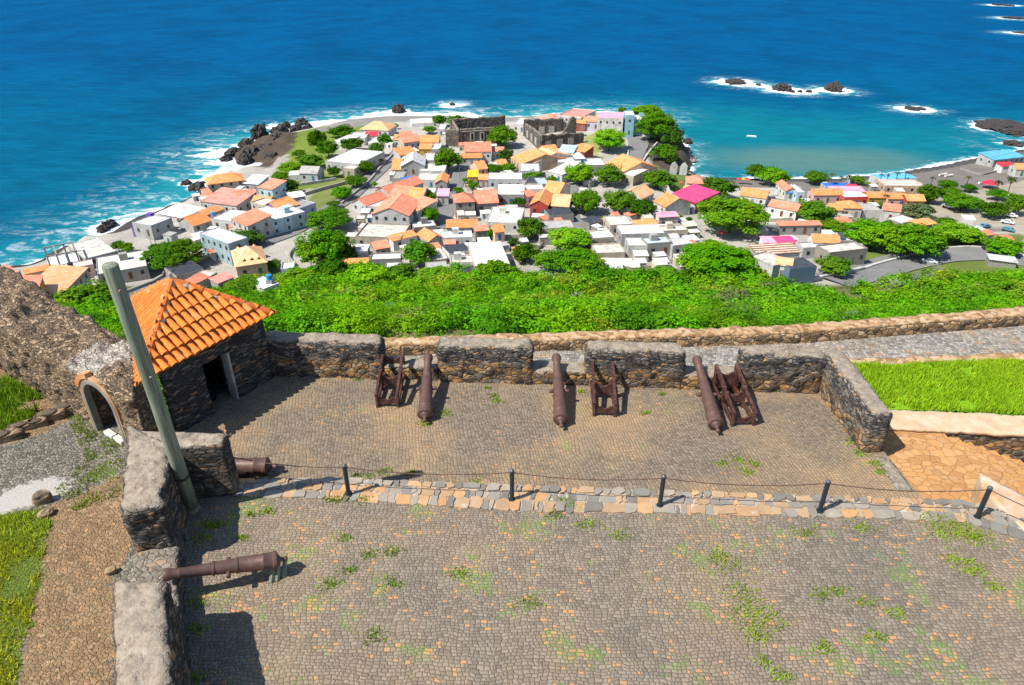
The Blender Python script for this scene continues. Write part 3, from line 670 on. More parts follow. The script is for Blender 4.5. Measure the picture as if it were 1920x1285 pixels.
# --- sentry hut
hut = thing('sentry_hut', 'dark stone sentry hut with an orange clay tiled roof and black doorway', 'hut')
WQ = [Vector((*p, 0)) for p in pf((-8.82,14.42),(-7.12,17.34),(-9.0,17.95),(-10.85,18.0))]
hw = stone_block('wall', [tuple(WQ[0][:2]), tuple(WQ[1][:2]), tuple(WQ[2][:2]), tuple(WQ[3][:2])], PZ-.6, PZ+2.26, HUTM, hut, r=.05, amp=.035, cell=.12)
e1 = (WQ[1]-WQ[0]).normalized(); n1 = Vector((e1.y, -e1.x, 0))
def pxu(p):
    dz = p.z-CAMH; c = p.y*math.cos(PITCH)-dz*math.sin(PITCH); return CX+F*p.x/c
ts = np.linspace(0, 3.3, 300)
t0 = ts[np.argmin([abs(pxu(WQ[0]+e1*t+Vector((0,0,PZ+.9)))-390) for t in ts])]; t1 = ts[np.argmin([abs(pxu(WQ[0]+e1*t+Vector((0,0,PZ+.9)))-436) for t in ts])]
mb = MB(); qd = [WQ[0]+e1*t0+n1*.5, WQ[0]+e1*t1+n1*.5, WQ[0]+e1*t1-n1*.5, WQ[0]+e1*t0-n1*.5]
mb.prism([tuple(p[:2]) for p in qd], PZ-.02, PZ+1.62); c1 = mb.build('cutter', HUTM); bool_cut(hw, c1)
mb = MB(); inner = [WQ[0].lerp(WQ[2], .16)+Vector((0,0,0)), WQ[1].lerp(WQ[3], .16), WQ[2].lerp(WQ[0], .16), WQ[3].lerp(WQ[1], .16)]
mb.prism([tuple(p[:2]) for p in inner], PZ-.02, PZ+2.1); bool_cut(hw, mb.build('cutter', HUTM))
mb = MB(); q = [WQ[0]+e1*(t1-.05)+n1*.012, WQ[0]+e1*(t1+.03)+n1*.012, WQ[0]+e1*(t1+.03)-n1*.3, WQ[0]+e1*(t1-.05)-n1*.3]
mb.prism([tuple(p[:2]) for p in q], PZ-.01, PZ+1.6); mb.build('door_jamb', plaster('jamb lime', (.24,.215,.18), (.4,.37,.32)), hut, bevel=.015)
EV = [Vector((*p, PZ+2.24)) for p in pf((-8.95,13.98),(-6.98,17.36),(-9.0,18.2),(-11.14,18.22))]; APX = Vector((-9.15*K,16.8*K,PZ+3.5))
CLAY = m_clay('clay tile'); roof = None
mb = MB()
for i in range(4): mb.add([EV[i]+Vector((0,0,-.02)), EV[(i+1)%4]+Vector((0,0,-.02)), APX+Vector((0,0,-.02))], [(0,1,2)])
mb.add([e+Vector((0,0,-.10)) for e in EV], [(3,2,1,0)])
for i in range(4): mb.add([EV[i]+Vector((0,0,-.10)), EV[(i+1)%4]+Vector((0,0,-.10)), EV[(i+1)%4]+Vector((0,0,-.02)), EV[i]+Vector((0,0,-.02))], [(0,1,2,3)])
roof = mb.build('roof', m_plain('roof bed', (.34,.16,.07), .9), hut)
for i in range(4):
    A, B = EV[i], EV[(i+1)%4]; e = (B-A).normalized(); L = (B-A).length
    s = (APX-A)-e*((APX-A).dot(e)); H = s.length; s.normalize(); n = e.cross(s).normalized()
    if n.z < 0: n = -n
    bm = bmesh.new(); rows = 5; rh = (H+.1)/rows; w = .235; nc = int(L/w)+2
    for r in range(rows):
        h0 = -.14+r*rh-(.05 if r else 0); h1 = -.14+(r+1)*rh+.04
        for c in range(-1, nc+1):
            cc = (c+.5)*w+random.uniform(-.012, .012); vs = []; lift = random.uniform(0, .012); r0 = .092
            for hh, rr, up in ((h0, r0, .055), (h1, r0*.84, .015)):
                ring = []
                for k in range(7):
                    a = math.pi*k/6; ring.append(bm.verts.new(A+e*(cc-rr*math.cos(a))+s*hh+n*(rr*1.2*math.sin(a)+up+lift-(.02 if r == 0 else 0))))
                vs.append(ring)
            for k in range(6): bm.faces.new((vs[0][k], vs[0][k+1], vs[1][k+1], vs[1][k]))
            bm.faces.new(vs[0])
            # channel tile between the covers
            q = [A+e*(cc+.03)+s*h0+n*.03, A+e*(cc+w-.03)+s*h0+n*.03, A+e*(cc+w-.03)+s*h1+n*.0, A+e*(cc+.03)+s*h1+n*.0]
            bm.faces.new([bm.verts.new(p) for p in q])
    bm.normal_update()
    for C, D in ((A, APX), (B, APX)):
        pn = (D-C).cross(Vector((0,0,1))).normalized(); mid = (A+B)/2
        if (mid-C).dot(pn) > 0: pn = -pn
        bmesh.ops.bisect_plane(bm, geom=bm.verts[:]+bm.edges[:]+bm.faces[:], plane_co=C, plane_no=pn, clear_outer=True)
    me = bpy.data.meshes.new('roof_tiles'); bm.to_mesh(me); bm.free(); me.materials.append(CLAY); me.polygons.foreach_set('use_smooth', [True]*len(me.polygons))
    link(bpy.data.objects.new('roof_tiles', me), roof)
MORT = m_plain('roof mortar', (.36,.33,.29), .95)
for i in range(4):
    a, b = APX+Vector((0,0,.06)), EV[i]+Vector((0,0,.05)); b = a.lerp(b, 1.02); mb = MB(); N = 7
    for k in range(N):
        mb.tube([a.lerp(b, k/N), a.lerp(b, (k+1.12)/N if k < N-1 else 1)], [.095, .118], 10)
    mb.build('ridge_tile', m_clay('ridge clay', (.64,.165,.04)), roof, smooth=False, bevel=0)
    mb = MB(); pts = [a.lerp(b, k/16)+Vector((random.uniform(-.04,.04), random.uniform(-.04,.04), -.07)) for k in range(17)]
    mb.tube(pts, [random.uniform(.08, .15) for _ in pts], 7); mb.build('ridge_mortar', MORT, roof)
bm_ = MB(); bm_.box(APX+Vector((0,0,.16)), (.14,.12,.26), .5, .6); bm_.build('finial', MORT, roof, bevel=.02)

# --- bailey ground on the left
gx, gy = np.arange(-23, -3.2, .14), np.arange(1.5, 23, .14); XX, YY = np.meshgrid(gx, gy)
def zone(px, z=GZ): return [P(u, v, z) for u, v in px]
turf = in_poly(XX, YY, zone([(-260,985),(0,965),(85,950),(95,985),(70,1080),(55,1160),(36,1240),(28,1400),(-400,1400)])) | in_poly(XX, YY, zone([(-200,690),(20,715),(60,740),(40,765),(-10,790),(-200,840)]))
earth = in_poly(XX, YY, zone([(85,948),(180,905),(232,880),(250,1040),(222,1085),(205,1400),(20,1400),(60,1080)])) | in_poly(XX, YY, zone([(-250,640),(60,690),(150,760),(138,788),(0,840),(-250,930)]))
lime = in_poly(XX, YY, zone([(-60,960),(0,925),(55,902),(108,892),(142,903),(138,928),(70,950),(0,972),(-60,990)]))
side = in_poly(XX, YY, zone([(165,860),(228,840),(226,905),(150,930)]))
Z = np.full(XX.shape, GZ); Z += .05*np.sin(XX*1.3)*np.cos(YY*.9)
V = np.stack([XX, YY, Z], -1).reshape(-1, 3)
gf = grid_faces(len(gx), len(gy)); gc_ = V[gf].mean(1); lim_ = np.where(gc_[:, 0] > -9.3, 12.6, 0)+np.where(gc_[:, 0] > -9.3, 0, 1)*np.where(gc_[:, 0] > -9.85, 14.6, 16.1+(-9.85-gc_[:, 0])*.78); gf = gf[gc_[:, 1] < lim_]
gl = np_mesh('ground', V, gf, m_soil('bailey ground'), smooth=True); kind(gl, 'structure')
zc = np.zeros((XX.size, 4), np.float32); zc[:, 3] = 1; zc[:, 0] = earth.ravel(); zc[:, 1] = np.maximum(turf.ravel(), side.ravel()*.55); zc[:, 2] = lime.ravel(); zb = zc.reshape(XX.shape+(4,)).copy()
for _ in range(7):
    zp = np.pad(zb, ((1,1),(1,1),(0,0)), 'edge'); zb = (zp[:-2,1:-1]+zp[2:,1:-1]+zp[1:-1,:-2]+zp[1:-1,2:]+zp[1:-1,1:-1])/5
zb[..., 3] = 1; point_attr(gl.data, 'zone', zb.reshape(-1, 4), True)
def zat(x, y): return GZ+.05*math.sin(x*1.3)*math.cos(y*.9)
ES = m_stone('edging stone', (-9, -8), 0, 'ruin', .4)
es = [(8,828,.62,.2,.26),(45,806,.42,.17,.2),(70,800,.36,.16,.2),(98,786,.5,.2,.24),(126,775,.42,.18,.26),(150,757,.25,.2,.2)]
for i, (u, v, a, b, c) in enumerate(es):
    x, y = P(u, v, GZ); o = lumps('edging_stone', [(x, y, GZ+c*.45, a, b, c, .45)], ES)[0]
    tag(o, ['long brown edging stone at the left end of the row', 'brown edging stone second from the left of the row', 'small brown edging stone in the middle of the row', 'long brown edging stone right of the middle of the row', 'tall brown edging stone second from the gateway', 'short brown edging stone nearest the gateway'][i], 'stone', 'row of stones edging the weedy bed')
for (u, v, a, c, lab) in ((82,940,.24,.22,'dark red boulder beside the white lime patch'), (88,966,.2,.12,'pale orange flat rock below the dark red boulder'), (208,1072,.13,.07,'small pale stone on the earth beside the lower battlement')):
    x, y = P(u, v, GZ); tag(lumps('boulder', [(x, y, GZ+c*.4, a, a*.75, c, .4)], m_stone('boulder', (-9, -8), .1, 'ruin', .3))[0], lab, 'rock')
for (u, v, lab) in ((207,813,'pale threshold slab at the left of the gateway foot'), (225,824,'pale threshold slab at the right of the gateway foot')):
    x, y = P(u, v, GZ+.05); mb = MB(); mb.box((x, y, GZ+.03), (.42,.17,.12), -.6); tag(mb.build('threshold_slab', plaster('slab', (.5,.47,.42), (.6,.57,.52)), bevel=.02), lab, 'slab')
# ------------------------------------------------------------------ cannons, carriages, posts, chains
RUST = m_rust('rusty iron'); RUST2 = m_rust('red oxide iron', (.052,.017,.014), .55)
def copy_tree(o, parent=None):
    c = o.copy(); link(c)
    if parent: c.parent = parent
    for ch in [x for x in COL.objects if x.parent == o]: copy_tree(ch, c)
    return c
def make_cannon():
    c = thing('cannon', '', 'cannon')
    prof = [(0,.13),(.0,.19),(.025,.222),(.095,.222),(.115,.203),(.3,.2),(.32,.208),(.36,.208),(.38,.197),(.93,.178),(.945,.193),(.99,.193),(1.0,.17),(1.48,.152),(1.495,.166),(1.535,.166),(1.55,.146),(2.25,.112),(2.265,.122),(2.3,.122),(2.31,.111),(2.42,.116),(2.52,.142),(2.6,.146),(2.645,.132),(2.65,.118),(2.65,.072),(2.3,.07)]
    b = MB().lathe(prof, (0,0,0), (1,0,0), 28).build('barrel', RUST, c, smooth=True)
    m = b.modifiers.new('edges', 'EDGE_SPLIT'); m.split_angle = math.radians(40)
    MB().lathe([(-.26,.005),(-.25,.045),(-.21,.066),(-.165,.055),(-.14,.042),(-.10,.05),(-.05,.11),(.0,.15),(.02,.15)], (0,0,0), (1,0,0), 20).build('cascabel', RUST, c, smooth=True)
    for s in (-1, 1): MB().lathe([(.12,.058),(.29,.056),(.30,.045)], (1.17,0,-.03), (0,s,0), 14).build('trunnion', RUST, c, smooth=True)
    return c
cn0 = make_cannon()
def place_cannon(o, B, M, label, group, roll=0):
    B, M = Vector(B), Vector(M); d = M-B; L = d.length; q = d.normalized().to_track_quat('X', 'Z')
    o.rotation_mode = 'QUATERNION'; o.rotation_quaternion = q; o.location = B; o.scale = (L/2.65, 1, 1)
    o['label'] = label; o['group'] = group; return o
def p3(u, v, z): return (*P(u, v, z), z)
def ext(B, M, L):   # keep the gun's own length, pointing from breech B at M
    B, M = Vector(B), Vector(M); return B+(M-B).normalized()*L
specs = [((797,779,PZ+.225),(803,668,PZ+.8),'rusty cannon leaning muzzle up in the embrasure nearest the hut'),
         ((1052,788,PZ+.225),(1043,668,PZ+.8),'rusty cannon in the middle embrasure, left of a lone carriage'),
         ((1343,797,PZ+.225),(1306,672,PZ+.82),'rusty cannon lying against a carriage at the right embrasure'),
         ((520,1050,.40),(306,1079,.72),'rusty cannon with raised rings pointing left over the low sill by the pole')]
for i, (b, m, lab) in enumerate(specs):
    o = cn0 if i == 0 else copy_tree(cn0); B, M = p3(*b), p3(*m)
    place_cannon(o, B, M, lab, 'old iron cannons of the fort'); o.scale = (o.scale.x, .84, .84) if i == 3 else o.scale
o = copy_tree(cn0); B5 = Vector(p3(503,874,PZ+.26)); place_cannon(o, B5, B5+Vector((-2.5,-.02,.12)), 'rusty cannon breech sticking out behind the dark battlement corner', 'old iron cannons of the fort')

def make_carriage():
    c = thing('gun_carriage', '', 'gun carriage', group='old iron gun carriages'); T = .075
    L = 1.85
    for s in (-1, 1):
        mb = MB(); y = s*.30
        def bar(a, b, w):   # bar between two side-view points
            a, b = Vector((a[0], 0, a[1])), Vector((b[0], 0, b[1])); d = (b-a).normalized(); n = Vector((-d.z, 0, d.x))*w/2
            ps = [a-n, b-n, b+n, a+n]; vs = [(p.x, y-T/2, p.z) for p in ps]+[(p.x, y+T/2, p.z) for p in ps]
            mb.add(vs, [(0,1,2,3),(7,6,5,4),(0,4,5,1),(1,5,6,2),(2,6,7,3),(3,7,4,0)])
        bar((0,.40),(1.02,.62),.16); bar((1.02,.68),(L,.88),.16)          # stepped top rail
        bar((.07,0),(.07,.38),.14); bar((.98,0),(.98,.62),.18); bar((L-.1,0),(L-.1,.86),.18)
        bar((.1,.13),(L-.1,.2),.13)                                       # lower rail
        o = mb.build('side_frame', RUST2, c, bevel=.008)
        MB().box((.98,y,.69),(.10,T*1.25,.05)).build('trunnion_plate', RUST, o)
    for x, z0, z1 in ((.07,.10,.33),(.95,.16,.52),(L-.12,.18,.72)):
        mb = MB(); top = [(-.265, z1), (-.16, z1-.02), (-.08, z1-.075), (0, z1-.095), (.08, z1-.075), (.16, z1-.02), (.265, z1)]
        pr = [(-.265, z0), (.265, z0)]+top[::-1]; n = len(pr)
        mb.add([(x-.03, a, b) for a, b in pr]+[(x+.03, a, b) for a, b in pr], [tuple(range(n))[::-1], tuple(range(n, 2*n))]+[(i, (i+1)%n, n+(i+1)%n, n+i) for i in range(n)])
        mb.build('transom', RUST2, c, bevel=.006)
    return c
cr0 = make_carriage()
crs = [((727,765),(737,690),'dark red gun carriage standing left of the cannon nearest the hut', 0),
       ((1133,782),(1128,700),'dark red gun carriage standing alone right of the middle cannon', 0),
       ((1393,800),(1362,716),'dark red gun carriage pressed against the rightmost cannon', 0)]
for i, (n, f, lab, _) in enumerate(crs):
    o = cr0 if i == 0 else copy_tree(cr0); a = Vector((*P(*n, PZ), 0)); b = Vector((*P(f[0], f[1], PZ+.45), 0)); d = b-a
    o.location = (a.x, a.y, PZ); o.rotation_euler = (0, 0, math.atan2(d.y, d.x)); o['label'] = lab
# small cradle under the half hidden cannon, timber chocks under the left one
cx_, cy_ = P(452,893,PZ+.1); mb = MB(); mb.box((cx_,cy_,PZ+.12),(.34,.16,.24)); tag(mb.build('gun_cradle', RUST2, bevel=.01), 'small dark red iron cradle beside the half hidden cannon', 'cradle')
for k, (u, v, lab) in enumerate(((509,1091,'left grey timber chock under the ringed cannon breech'), (520,1088,'middle grey timber chock under the ringed cannon breech'), (532,1081,'right dark timber chock under the ringed cannon breech'))):
    x, y = P(u, v, 0); mb = MB(); mb.tube([(x,y,0),(x+.03,y+.14,.30)], [.058,.05], 6); tag(mb.build('timber_chock', m_wood_pole('chock wood'), bevel=.006), lab, 'chock', 'timber chocks under the ringed cannon')

IRON = m_plain('bollard paint', (.018,.026,.032), .45, .4, .2, 6)
bx = [(654,927),(960,937),(1237,948),(1537,958),(1832,970)]
labs = ['black iron post nearest the dark battlement corner', 'black iron post between the kerb and the middle cannon, second from the left', 'black iron post in the middle of the chain line', 'black iron post at the foot of the right parapet end', 'black iron post at the corner beside the stairs']
def make_post():
    t = thing('bollard', '', 'bollard', group='iron posts along the kerb')
    MB().tube([(0,0,0),(0,0,.86)], [.052,.052], 14).build('post', IRON, t, smooth=False, bevel=.004)
    MB().tube([(0,0,.86),(0,0,.89),(0,0,.915)], [.056,.05,.02], 14).build('cap', m_plain('post cap', (.06,.075,.085), .4, .5), t)
    MB().tube([(0,0,0),(0,0,.025)], [.085,.08], 14).build('base_plate', IRON, t)
    return t
p0 = make_post(); posts = []
for i, (u, v) in enumerate(bx):
    o = p0 if i == 0 else copy_tree(p0); x, y = P(u, v, .03); o.location = (x, y, .02); o['label'] = labs[i]; posts.append(Vector((x, y, .84)))
CH = m_rust('chain iron', (.09,.05,.035), .6)
ends = [Vector((-6.5,12.55,.82))]+posts+[Vector((13.6,8.6,.84))]
chl = ['thin rusty chain from the dark battlement to the first post', 'thin rusty chain between the first and second post', 'thin rusty chain between the second and middle post', 'thin rusty chain between the middle and fourth post', 'thin rusty chain between the fourth post and the stairs corner', 'thin rusty chain from the corner post towards the lower right']
for i in range(len(ends)-1):
    a, b = ends[i], ends[i+1]; pts = []
    for k in range(25):
        f = k/24; p = a.lerp(b, f); p.z -= .13*4*f*(1-f)*min(1, (b-a).length/3.5); pts.append(p)
    tag(MB().tube(pts, .013, 5).build('chain', CH), chl[i], 'chain', 'chains between the posts')

# leaning-looking wooden pole
bx_, by_ = -7.30, 11.72
pl = thing('wooden_pole', 'tall weathered greenish wooden pole rising from the battlement corner', 'pole', (bx_, by_, 0))
MB().tube([(0,0,.0),(0,0,1.6),(.01,0,3.2),(0,.01,4.7),(-.01,0,6.31),(-.01,0,6.33)], [.145,.143,.14,.138,.135,.12], 20).build('shaft', m_wood_pole('pole wood'), pl, smooth=True)
pl.rotation_euler = Vector((.25, -.62, 6.3)).to_track_quat('Z', 'Y').to_euler()
MB().tube([(0,0,1.02),(0,0,1.1)], [.152,.152], 20, cap=False).build('metal_band', m_plain('band iron', (.03,.035,.035), .5, .4), pl)
MB().tube([(0,0,.0),(0,0,.10)], [.165,.16], 16).build('foot_collar', plaster('collar', (.25,.19,.13), (.3,.24,.17)), pl)
MB().lathe([(0,.05),(.035,.04)], (.05,-.114,5.85), (.42,-.9,0), 10).build('bolt', m_rust('bolt iron', (.3,.19,.1)), pl)
MB().lathe([(0,.025),(.03,.02)], (.06,-.118,3.9), (.42,-.9,0), 8).build('bolt', m_plain('bolt head', (.4,.4,.36)), pl)

# ------------------------------------------------------------------ grass blades and weeds
def blades(name, pts, h, col, w=.012, lean=.5, mat=None, seed=1):
    r = np.random.default_rng(seed); n = len(pts); p = np.asarray(pts, float)
    a = r.uniform(0, 2*np.pi, n); hh = r.uniform(.55, 1.2, n)*h; ln = r.uniform(0, lean, n)*hh; b = r.uniform(0, 2*np.pi, n); ww = w*r.uniform(.6, 1.4, n)
    dx, dy = np.cos(a)*ww, np.sin(a)*ww
    V = np.stack([p+np.stack([dx, dy, 0*a], 1), p-np.stack([dx, dy, 0*a], 1), p+np.stack([np.cos(b)*ln-dx*.3, np.sin(b)*ln-dy*.3, hh], 1), p+np.stack([np.cos(b)*ln+dx*.3, np.sin(b)*ln+dy*.3, hh*.96], 1)], 1).reshape(-1, 3)
    o = np_mesh(name, V, np.arange(4*n).reshape(-1, 4), mat or m_leaf(name+' green', col, .3, .6)); kind(o, 'stuff'); return o
def fill(poly, n, seed, dens=None):
    r = np.random.default_rng(seed); poly = np.array(poly); lo, hi = poly.min(0), poly.max(0)
    q = r.uniform(lo, hi, (n*6, 2)); q = q[in_poly(q[:, 0], q[:, 1], poly)]
    if dens is not None: q = q[np.array([noise.noise(Vector((x*dens[0], y*dens[0], seed)))+r.uniform(-.4, .4) > dens[1] for x, y in q])]
    return q[:n]
bq = fill([P(1650,765,PZ-.22),P(2000,781,PZ-.22),(20.5,17.0),(20.8,19.6),(17.3,19.4),(11.6,19.15),(10,19.0)], 42000, 3)
bq = bq[np.array([noise.noise(Vector((x*1.4, y*1.4, 2)))+.5*noise.noise(Vector((x*4, y*4, 5)))+random.uniform(-.3,.3) > -.34 for x, y in bq])]
bq = bq[np.array([noise.noise(Vector((x*.8, y*.8, 22))) > -.36 for x, y in bq])]
bz = np.array([.16+.12*noise.noise(Vector((x*1.2, y*1.2, 9))) for x, y in bq])
blades('grass', np.c_[bq, np.full(len(bq), PZ-.22)], .17, (.26,.50,.015), .013, .6, seed=4)
lt = [P(u, v, GZ) for u, v in [(-260,990),(0,968),(80,952),(98,985),(75,1080),(60,1150),(40,1230),(28,1300),(-60,1300)]]
lq = fill(lt, 9500, 5, (1.6, .0)); blades('grass', np.array([(x, y, zat(x, y)) for x, y in lq]), .10, (.30,.47,.03), .013, .9, seed=6)
lt = [P(u, v, GZ) for u, v in [(-100,700),(20,715),(80,745),(60,790),(0,825),(-120,880)]]
lq = fill(lt, 5200, 8, (1.3, .0)); blades('weeds', np.array([(x, y, zat(x, y)) for x, y in lq]), .22, (.16,.34,.015), .02, .8, seed=7)
lt = [P(u, v, GZ) for u, v in [(120,770),(150,775),(232,835),(225,930),(140,960),(100,920),(160,860)]]
lq = fill(lt, 1800, 9, (2.2, .12)); blades('weeds', np.array([(x, y, zat(x, y)) for x, y in lq]), .08, (.16,.27,.025), .014, 1, seed=8)
# weeds between the cobbles: small clumps where the photograph shows them
spots = [(620,938,.25),(640,935,.3),(680,938,.3),(690,895,.3),(670,893,.2),(720,885,.3),(770,888,.2),(795,795,.3),(835,775,.35),(925,742,.3),(930,752,.25),(915,728,.15),(890,905,.2),(1068,950,.3),(1100,985,.4),(1160,1005,.3),(1055,940,.3),(1040,965,.3),
         (1370,1058,.6),(1345,1045,.3),(1395,1110,.5),(1400,1140,.5),(1405,1165,.5),(1420,1195,.4),(1450,1165,.45),(1510,1000,.35),(1540,1115,.3),(1620,1130,.3),(1680,1150,.3),(1620,990,.4),(1640,1195,.3),(1740,970,.5),(1770,975,.5),(1790,985,.5),(1800,1000,.5),(1760,1000,.4),(1820,1005,.4),(1840,1010,.45),(1815,1060,.4),(1830,1075,.3),(1790,1050,.3),(1860,1100,.3),
         (700,1195,.35),(695,1040,.3),(650,1010,.2),(740,1035,.3),(735,1095,.3),(620,1095,.3),(655,1070,.2),(990,1130,.35),(860,1078,.3),(1465,1270,.3),(1400,885,.3),(1415,870,.3),(1385,862,.25),(1355,870,.25),(1590,800,.2),(1600,830,.3),(1612,850,.3),(1640,870,.25),(1650,885,.25),(470,965,.15),(395,985,.3),(380,1010,.3),(375,1130,.3),(372,1180,.3),(410,985,.2),(370,1270,.3),(500,960,.25),(455,1010,.2),(1432,1243,.25),(1240,740,.15),(1210,775,.2),(1090,735,.2),(670,712,.15),(1570,1110,.25),(1545,1215,.3)]
wp = []; r_ = np.random.default_rng(21)
for u, v, s in spots:
    zz_ = PZ if v < 893 else 0; x, y = P(u, v, zz_); n = int(170*s)+20
    q = r_.normal(0, s*.4, (n, 2))*[1, .7]; wp += [(x+a, y+b, zz_) for a, b in q]
blades('weeds', np.array(wp), .07, (.24,.50,.03), .013, 1.1, seed=11)
# ------------------------------------------------------------------ terrain, sea, roads
def zonepx(px): return [tuple(G(u, v)[:2]) for u, v in px]
tx = np.unique(np.concatenate([np.arange(-420, -230, 8), np.arange(-230, 250, 2.4), np.arange(250, 900, 12)])); ty = np.unique(np.concatenate([np.arange(-60, 16, 8), np.arange(16, 470, 2.4), np.arange(470, 560, 8)]))
XX, YY = np.meshgrid(tx, ty); ZZ = zt(XX, YY)
und = np.zeros(XX.shape)
for i in range(XX.shape[0]):
    for j in range(XX.shape[1]):
        if -240 < XX[i, j] < 260 and YY[i, j] > 23: und[i, j] = noise.noise(Vector((XX[i, j]*.06, YY[i, j]*.06, 0)))*.8+noise.noise(Vector((XX[i, j]*.2, YY[i, j]*.2, 3)))*.35
amp = np.where((YY > 34) & (YY < 172), 1.6, .06); amp = np.where(ZZ < SEA+.05, 0, amp)
ZZ2 = ZZ+und*amp*np.clip((ZZ-SEA)/2, 0, 1)
dco, sco = seg_dist(XX, YY, CO, CS); ins = in_poly(XX, YY, CO)
rocky = ins & (sco > .28) & (dco < 14); jag = np.vectorize(lambda a, b: abs(noise.noise(Vector((a*.16, b*.16, 7))))+.5*abs(noise.noise(Vector((a*.45, b*.45, 2)))))
m = rocky & (YY > 150); ZZ2[m] += (jag(XX[m], YY[m])*2.6-.4)*np.clip(1.15-dco[m]/14, 0, 1)*np.clip(dco[m]/5, 0, 1)
pt = in_poly(XX, YY, np.array([tuple(G(u, v)[:2]) for u, v in [(425,303),(445,272),(490,245),(545,250),(548,285),(505,318),(450,320)]])) & ins
ZZ2[pt] += jag(XX[pt]*1.3, YY[pt]*1.3)*3.6*np.clip(dco[pt]/4, 0, 1)-.8
ter = np_mesh('terrain', np.stack([XX, YY, ZZ2], -1).reshape(-1, 3), grid_faces(len(tx), len(ty)), m_terrain('land'), smooth=True); kind(ter, 'structure')
gc = np.empty(XX.shape+(4,), np.float32); gc[:] = (.37, .345, .305, 1)
def paint(poly, c, soft=None): gc[in_poly(XX, YY, np.array(poly)), :3] = c
hill = (YY < 176)&(YY > 20); gc[hill, :3] = (.12, .13, .045)
paint(zonepx([(540,300),(530,265),(600,238),(700,228),(740,232),(690,250),(640,262),(620,300),(610,345),(540,365),(500,345)]), (.15, .21, .035))
paint(zonepx([(600,330),(720,290),(735,300),(640,395),(560,400)]), (.17, .2, .06))
paint(zonepx([(1090,262),(1130,240),(1150,248),(1120,290),(1140,300),(1120,300)]), (.25, .27, .09))
paint(zonepx([(1230,300),(1300,330),(1330,400),(1260,380),(1200,330)]), (.12, .16, .05))
paint(zonepx([(1560,430),(1920,440),(1920,520),(1560,520)]), (.13, .17, .04)); paint(zonepx([(560,505),(1200,522),(1200,540),(560,540)]), (.14, .17, .05))
beach = ins & (sco < .12) & (dco < 90) & (XX > 90); gc[beach, :3] = (.17, .155, .14); gc[beach & (dco < 7), :3] = (.075, .072, .072)
paint(zonepx([(1760,372),(1960,330),(1960,440),(1840,425),(1740,410),(1735,385)]), (.33, .29, .23))
paint(zonepx([(1330,352),(1500,350),(1500,420),(1400,425)]), (.42, .40, .36))
rk = rocky & (dco < 9+4*np.sin(XX*.3)) & (YY > 150); gc[rk, :3] = (.055, .048, .045)
paint(zonepx([(425,300),(445,272),(500,245),(560,248),(545,285),(500,318),(450,318)]), (.085, .065, .05))
paint(zonepx([(590,246),(640,222),(735,210),(900,210),(1010,208),(1000,226),(830,232),(770,226),(700,233),(615,247)]), (.23, .215, .2))
paint(zonepx([(1205,262),(1250,250),(1300,310),(1290,330),(1240,318),(1210,295)]), (.07, .06, .05))
gc[~ins, :3] = (.10, .10, .09); point_attr(ter.data, 'ground', gc.reshape(-1, 4), True)

# rocks standing in the water: (u, v, half width px, half depth px, height m, label)
ROCKM = m_plain('wet basalt', (.045,.038,.034), .75, .3, .5, .6)
ROCKS = [(1378,155,18,4,3,'long flat dark rock at the left end of the offshore reef'), (1466,168,16,6,5,'dark rock at the middle of the foaming offshore reef'), (1422,160,5,2,1.5,'tiny rock between the two reef rocks'), (1485,173,5,2.5,2,'small rock right of the reef middle'), (1500,173,4,2,2,'smaller rock in the white reef surf'), (1516,173,5,2,2,'small rock in the reef surf nearest the tall rock'), (1562,170,13,7,7,'tall dark rock at the right end of the offshore reef'),
         (1710,205,11,3,2,'lone small rock in open water right of the bay'), (1726,205,8,2.5,1.5,'low rock just right of the lone small rock'), (1880,238,42,9,3.5,'broad dark rock shelf at the right edge of the bay'), (1905,250,30,5,3,'flat dark rock below the broad shelf at the right edge'), (1850,240,14,4,2,'small rock at the left tip of the broad shelf'), (1900,272,16,3,3,'black rock at the far end of the beach'),
         (1880,10,16,2.5,3,'far rock amid foam at the top right corner'), (1905,35,18,2.5,3,'far rock lower in the top right corner'), (1912,62,10,2,2,'small far rock below the top right corner foam'),
         (488,258,13,13,9,'tall rounded sea stack at the rocky point on the left'), (440,290,14,6,4,'jagged rock in the surf at the tip of the rocky point'), (462,272,13,6,4,'jagged rock behind the tip of the rocky point'), (500,290,20,10,6,'big jagged rock mass at the heart of the rocky point'), (470,295,18,9,6,'dark jagged rock at the front of the rocky point'), (425,300,9,4,3,'low rock awash in front of the rocky point'),
         (537,239,8,5,4,'squat rock in the white surf left of the point'), (566,233,10,5,4,'round rock in the white surf near the grey spit'), (556,244,10,5,4,'boulder in the surf at the grassy shore'), (577,242,9,4,3,'boulder in the surf by the grey spit'), (747,210,11,6,6,'dark rock at the end of the grey spit'), (848,197,5,2.5,2,'small far rock amid foam behind the trees'),
         (205,425,12,5,3,'dark wave washed rock off the purple house'), (193,433,10,4,2.5,'low dark rock beside the unfinished building'), (372,352,14,6,3,'dark rocks by the hip roofed house on the shore'), (350,345,8,3,2,'low rock in the surf off the hip roofed house'), (1290,268,8,4,3,'rock at the foot of the wooded cliff'), (1292,300,14,9,3,'pale boulder pile at the cliff foot'), (1278,315,10,6,4,'dark boulder below the cliff by the bay'), (1288,286,8,5,3,'pale boulder at the cliff foot in the bay'), (520,272,14,7,7,'brown crag at the middle of the rocky point'), (538,284,12,6,6,'brown crag where the grass meets the rocky point'), (512,302,16,5,5,'dark crag along the inlet side of the rocky point'), (460,306,13,4,5,'black crag at the low front edge of the rocky point'), (545,262,12,5,5,'brown crag under the grassy edge of the point'), (525,252,16,5,6,'dark crag behind the brown ones on the rocky point')]
